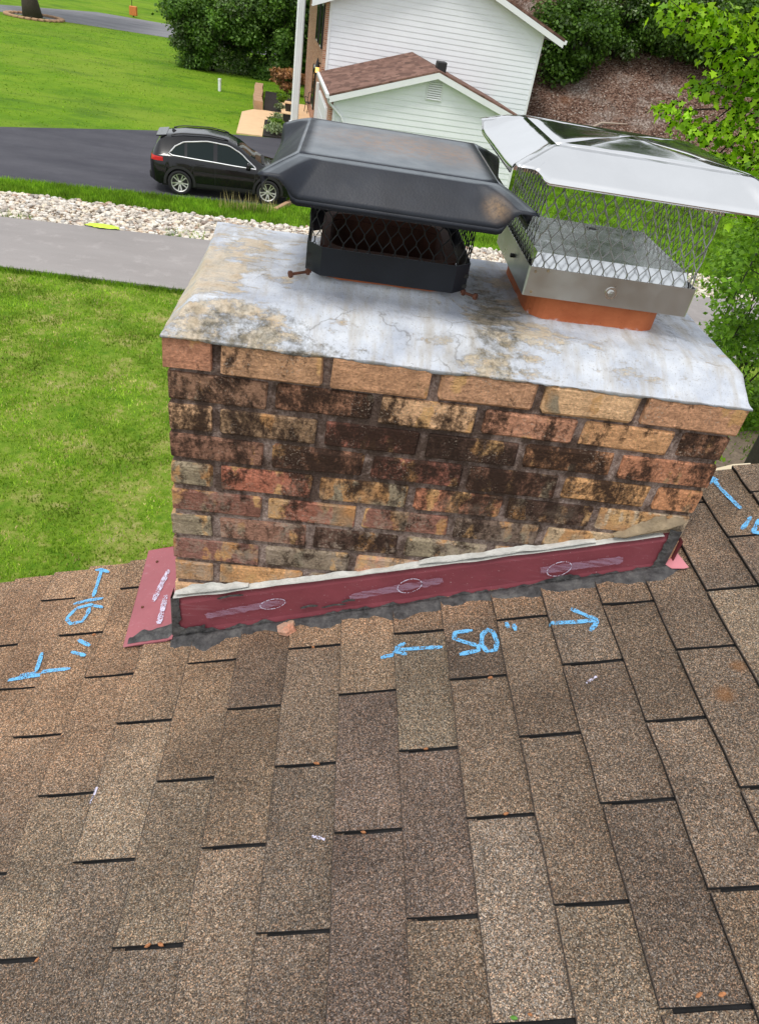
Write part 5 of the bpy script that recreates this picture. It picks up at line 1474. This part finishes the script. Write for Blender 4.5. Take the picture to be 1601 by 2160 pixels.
# garden plants in the beds
for q, (x, y, s, m, lb) in enumerate([(-3.3, 42.6, .45, M_LEAF_MID, 'small green plant in the far planting bed'), (-3.35, 40.6, .30, M_LEAF_PALE, 'yellowish low plant at the near edge of the far bed'), (-3.1, 36.6, .42, M_LEAF_PALE, 'feathery yellow plant at the back of the near bed'),
                                      (-3.0, 35.2, .45, M_LEAF_MID, 'green plant in the middle of the near bed'), (-3.0, 34.1, .42, M_LEAF_PALE, 'tan tufted plant at the driveway end of the near bed')]):
    tree('bed_plant', (x, y, G + .05), (x, y, G + .05 + s * .6), (s, s, s * .6), 9, 420, .12, m, lb, 'plant', None, 120 + q, .015, cr=.4)
M_DRYBUSH = mat_leaf('dry_orange_leaves', srgb(120, 90, 60), srgb(176, 134, 96), .8, .2)
tree('dry_bush', (-3.5, 46.6, G), (-3.5, 46.6, G + .75), (1.0, .8, .75), 14, 2200, .16, M_DRYBUSH, 'dry orange-brown bush beside the porch bed', 'shrub', None, 130, .03, cr=.35)

# ================================================================== CAR
M_PAINT = Mat('black_car_paint', .18, 0, .5); M_PAINT.color((.006, .006, .0075, 1)); M_PAINT.set('Specular IOR Level', .25); M_PAINT.set('Coat Weight', .55); M_PAINT.set('Coat Roughness', .03); M_PAINT = M_PAINT.m
M_CLAD = plain('black_cladding', (.012, .012, .013, 1), .55)
M_TYRE = plain('tyre_rubber', (.014, .014, .015, 1), .85)
M_ALLOY = mat_steel('alloy_wheel', .42, (.86, .85, .82, 1))
M_CHROME = mat_steel('chrome_trim', .38, (.95, .95, .96, 1))
M_TAIL = plain('red_tail_lens', (.55, .015, .015, 1), .15, var=.1)
M_LENS = plain('clear_lens', (.6, .62, .65, 1), .08)
M_CARGLASS = Mat('tinted_glass', .04, 0, .7); M_CARGLASS.color((.010, .018, .018, 1)); M_CARGLASS.set('Specular IOR Level', .22); M_CARGLASS = M_CARGLASS.m
CH_ = math.atan2(.36, 2.68)
car = empty('black_suv', (-3.52, 23.72, G + .008), CH_, 'black suv with silver wheels parked on the dark driveway', 'car')
WB = 2.71; WR = .36
def lerp_tab(t, x):
    if x <= t[0][0]: return t[0][1]
    for (a, b), (c, d) in zip(t[:-1], t[1:]):
        if x <= c:
            u = (x - a) / (c - a); u = u * u * (3 - 2 * u) * .35 + u * .65
            return b + (d - b) * u
    return t[-1][1]
TOPZ = [(-2.24, .93), (-2.22, 1.04), (-2.14, 1.20), (-1.98, 1.45), (-1.88, 1.56), (-1.76, 1.61), (-1.2, 1.70), (-.5, 1.735), (.05, 1.69), (.40, 1.56), (.85, 1.28), (1.22, 1.10), (1.6, 1.05), (2.05, .94), (2.25, .80), (2.31, .62)]
BELT = [(-2.24, .91), (-2.08, 1.08), (-1.6, 1.10), (-.5, 1.045), (.5, .99), (1.25, .955), (1.7, .93), (2.1, .84), (2.31, .60)]
HWID = [(-2.24, .62), (-2.18, .79), (-2.0, .885), (-1.5, .935), (0, .935), (1.4, .93), (1.9, .88), (2.15, .76), (2.28, .55), (2.31, .46)]
ROOFW = [(-2.24, .55), (-1.98, .58), (-1.8, .60), (0, .635), (.4, .625), (.9, .67), (1.32, .76), (1.7, .72), (2.2, .6), (2.31, .44)]
def zbot(x):
    z = .26
    for wx in (-WB / 2, WB / 2):
        d = abs(x - wx)
        if d < .425: z = max(z, .36 + math.sqrt(.425 ** 2 - d * d) - .02)
    if x < -2.0: z = max(z, .26 + (-2.0 - x) * .5)
    if x > 2.0: z = max(z, .22 + (x - 2.0) * .3)
    return z
def section(x):
    zb, zt, ze, hw, rw = zbot(x), lerp_tab(TOPZ, x), lerp_tab(BELT, x), lerp_tab(HWID, x), lerp_tab(ROOFW, x)
    zt = max(zt, ze + .012); zb = min(zb, ze - .1)
    zm = max(.62, zb + .02); zm = min(zm, ze - .06)
    gl = zt - ze > .22
    zr = zt - (.055 if gl else .30 * (zt - ze))
    sh = min(.05, .3 * (zt - ze))
    return [(0, zb), (hw * .80, zb), (hw * .965, zb + .02), (hw, zm), (hw * .985, ze - .05), (hw * .955, ze), (hw * .945 if gl else hw * .9, ze + (.008 if gl else .3 * (zt - ze))),
            (rw + .03, zr), (rw - .05, zt - (.012 if gl else .06 * (zt - ze))), (rw * .5, zt - .002), (0, zt)]
xs = sorted(set([-2.24, -2.23, -2.2, -2.14, -2.06, -1.98, -1.9, -1.85] + [round(-1.85 + .1 * i, 3) for i in range(40)] + [2.1, 2.16, 2.22, 2.27, 2.30, 2.31] + [s * WB / 2 + d for s in (-1, 1) for d in (-.425, -.415, -.39, .39, .415, .425)]))
SEC = [section(x) for x in xs]
half = len(SEC[0])
def ring(i):
    s = SEC[i]; return [(xs[i], -y, z) for y, z in s] + [(xs[i], y, z) for y, z in s[-2:0:-1]]
RG = [ring(i) for i in range(len(xs))]; nr = len(RG[0])
V = [p for r in RG for p in r]; F = []; FW = []; FRG = []
for i in range(len(xs) - 1):
    xm = (xs[i] + xs[i + 1]) / 2
    for j in range(nr):
        f = (i * nr + j, i * nr + (j + 1) % nr, (i + 1) * nr + (j + 1) % nr, (i + 1) * nr + j)
        jj = j if j < half - 1 else nr - 1 - j
        if jj in (8, 9) and .36 < xm < 1.16: FW.append(f)
        elif jj in (8, 9) and -2.2 < xm < -1.95: FRG.append(f)
        else: F.append(f)
F.append(tuple(range(nr))); F.append(tuple((len(xs) - 1) * nr + q for q in range(nr))[::-1])
def carpart(name, V, F, m, parent=car, split=32):
    used = sorted(set(q for f in F for q in f)); mp_ = {q: i for i, q in enumerate(used)}
    o = obj(name, [V[q] for q in used], [tuple(mp_[q] for q in f) for f in F], m, parent, world=False)
    bm = bmesh.new(); bm.from_mesh(o.data); bmesh.ops.recalc_face_normals(bm, faces=bm.faces); bm.to_mesh(o.data); bm.free()
    bevel_smooth(o, split); return o
body = carpart('body', V, F, M_PAINT)
carpart('windshield', V, FW, M_CARGLASS); carpart('rear_window', V, FRG, M_CARGLASS)
def side_y(x, z):
    s = section(x)
    for (y0, z0), (y1, z1) in zip(s[2:9], s[3:10]):
        if z0 <= z <= z1 and z1 > z0: return y0 + (y1 - y0) * (z - z0) / (z1 - z0)
    return s[5][0]
def side_strip(lo, hi, x0, x1, off, n=14, m=4, sgn=-1):
    g = []
    for i in range(n + 1):
        x = x0 + (x1 - x0) * i / n; a, b = lo(x), hi(x)
        g.append([(x, sgn * (side_y(x, a + (b - a) * j / m) + off), a + (b - a) * j / m) for j in range(m + 1)])
    return g
blo = lambda x: lerp_tab(BELT, x) + .035
HI = [(-1.64, 1.18), (-1.45, 1.37), (-1.2, 1.49), (-.5, 1.575), (.10, 1.535), (.45, 1.38), (.80, 1.12), (.95, 1.02)]
bhi = lambda x: max(lerp_tab(HI, x), blo(x) + .005)
LO2 = lambda x: blo(x)
for sg in (-1, 1):
    for nm, a, b in (('quarter_window', -1.60, -1.20), ('rear_door_window', -1.12, -.34), ('front_door_window', -.22, .88)):
        o = MB().grid(side_strip(LO2, bhi, a, b, .006, sgn=sg)).build(nm, M_CARGLASS, car, world=False, smooth=True)
    pts = [(x, sg * (side_y(x, LO2(x)) + .010), LO2(x) - .012) for x in [.96 - .12 * q for q in range(26)] if x > -1.6]
    pts += [(-1.66, sg * (side_y(-1.66, 1.17) + .010), 1.17)]
    pts += [(x, sg * (side_y(x, min(bhi(x), 1.60)) + .010), bhi(x) + .012) for x in [-1.60 + .12 * q for q in range(26)] if x < .96]
    MB().tube(pts + [pts[0]], .019, 6).build('window_trim', M_CHROME, car, world=False)
    for x in (-.75, .28):
        z = lerp_tab(BELT, x) - .10; y = sg * (side_y(x, z) + .018)
        mb = MB(); mb.tube([(x - .12, y - sg * .015, z), (x - .10, y, z), (x + .10, y, z), (x + .12, y - sg * .015, z)], .014, 6); mb.build('door_handle', M_PAINT, car, world=False)
    # mirror
    y = sg * (side_y(.80, 1.02) + .13)
    mb = MB(); mb.bbox(.66, .80, y - .11, y + .11, 1.00, 1.16, .035); mb.tube([(.78, sg * side_y(.8, 1.0), 1.0), (.74, y, 1.03)], .03, 6); mb.build('mirror', M_PAINT, car, world=False)
    # cladding along sills and arches
    mb = MB(); mb.grid(side_strip(lambda x: .275, lambda x: .40, -.93, .93, .010, sgn=sg)); mb.build('sill_cladding', M_CLAD, car, world=False)
    for wx in (-WB / 2, WB / 2):
        mb = MB(); g = []
        for q in range(23):
            a = R_(-8 + 196 * q / 22); c_, s_ = math.cos(a), math.sin(a)
            row = []
            for r_ in (.405, .43, .485):
                x = wx + r_ * c_; z = max(.27, .36 + r_ * s_)
                row.append((x, sg * (min(.945, lerp_tab(HWID, x) + (.012 if r_ < .48 else .006))), z))
            g.append(row)
        mb.grid(g); mb.build('arch_cladding', M_CLAD, car, world=False)
    # seams between the doors
    for xx in (-.29, .92):
        mb = MB(); mb.grid(side_strip(lambda x: .42, lambda x: lerp_tab(BELT, x) - .03, xx, xx + .014, .0015, 1, 6, sg)); mb.build('door_seam', M_CLAD, car, world=False)
    # lights
    mb = MB(); mb.grid(side_strip(lambda x: .93 + .02 * (x + 2.2), lambda x: 1.06 - .03 * (x + 2.2), -2.20, -1.84, .010, 8, 4, sg)); mb.build('tail_light', M_TAIL, car, world=False)
    mb = MB(); mb.grid(side_strip(lambda x: .70, lambda x: .84, 1.85, 2.18, .008, 6, 3, sg)); mb.build('headlight', M_LENS, car, world=False)
    # roof rail
    mb = MB(); pts = [(x, sg * .60, lerp_tab(TOPZ, x) + .012 - (.02 if q in (0, 11) else 0)) for q, x in enumerate([-1.6 + .155 * q for q in range(12)])]
    mb.tube(pts, .017, 6); mb.build('roof_rail', M_CLAD, car, world=False)
# spoiler, antenna, wipers line
mb = MB(); mb.add([(-2.04, -.57, 1.575), (-2.04, .57, 1.575), (-1.74, .58, 1.622), (-1.74, -.58, 1.622), (-2.03, -.57, 1.55), (-2.03, .57, 1.55), (-1.86, .58, 1.55), (-1.86, -.58, 1.55)], [(0, 1, 2, 3), (4, 7, 6, 5), (0, 4, 5, 1), (1, 5, 6, 2), (2, 6, 7, 3), (3, 7, 4, 0)]); mb.build('spoiler', M_PAINT, car, world=False)
mb = MB(); mb.add([(-1.62, -.02, 1.61), (-1.42, -.02, 1.63), (-1.42, .02, 1.63), (-1.62, .02, 1.61), (-1.60, 0, 1.71)], [(0, 1, 4), (1, 2, 4), (2, 3, 4), (3, 0, 4)]); mb.build('antenna', M_CLAD, car, world=False)
mb = MB(); mb.bbox(-2.27, -2.14, -.70, .70, .36, .62, .05); mb.build('rear_bumper', M_CLAD, car, world=False)
mb = MB(); mb.grid([[(1.24, y, lerp_tab(TOPZ, 1.24) + .006) for y in np.linspace(-.66, .66, 9)], [(1.14, y, lerp_tab(TOPZ, 1.14) + .010) for y in np.linspace(-.66, .66, 9)]]); mb.build('cowl', M_CLAD, car, world=False)
# wheels
def wheel(wx, sg):
    w = bpy.data.objects.new('wheel', None); col.objects.link(w); w.parent = car; w.location = (wx, sg * .83, WR); w.empty_display_size = .1
    w.rotation_euler = (0, 0, 0 if sg < 0 else math.pi)
    def lathe(prof, n=36):
        mb = MB(); mb.grid([[(r * math.cos(2 * math.pi * k / n), y, r * math.sin(2 * math.pi * k / n)) for (r, y) in prof] for k in range(n + 1)]); return mb
    lathe([(.24, .08), (.34, .10), (WR - .003, .07), (WR, 0), (WR - .003, -.075), (.345, -.105), (.262, -.100), (.255, -.06)]).build('tyre', M_TYRE, w, world=False, smooth=True)
    rim = lathe([(.262, -.098), (.248, -.100), (.238, -.05), (.23, .06)]).build('rim', M_ALLOY, w, world=False, smooth=True)
    lathe([(.235, -.015), (.0, -.015)], 24).build('brake', M_CLAD, rim, world=False)
    for k in range(10):
        a = 2 * math.pi * k / 10 + (.10 if k % 2 else -.10); ca, sa = math.cos(a), math.sin(a)
        vs = []
        for r_, hw, y in ((.045, .016, -.060), (.245, .019, -.093)):
            for t in (-1, 1):
                vs.append((r_ * ca - t * hw * sa, y, r_ * sa + t * hw * ca)); vs.append((r_ * ca - t * hw * sa, y + .03, r_ * sa + t * hw * ca))
        obj('spoke', vs, [(0, 2, 6, 4), (0, 4, 5, 1), (2, 3, 7, 6), (1, 5, 7, 3)], M_ALLOY, rim, world=False)
    lathe([(.058, -.060), (.05, -.075), (0, -.078)], 16).build('hub_cap', M_ALLOY, rim, world=False)
for wx in (-WB / 2, WB / 2):
    for sg in (-1, 1): wheel(wx, sg)
mb = MB(); mb.box(-1.9, 1.9, -.78, .78, .22, .5); mb.build('underbody', M_CLAD, car, world=False)
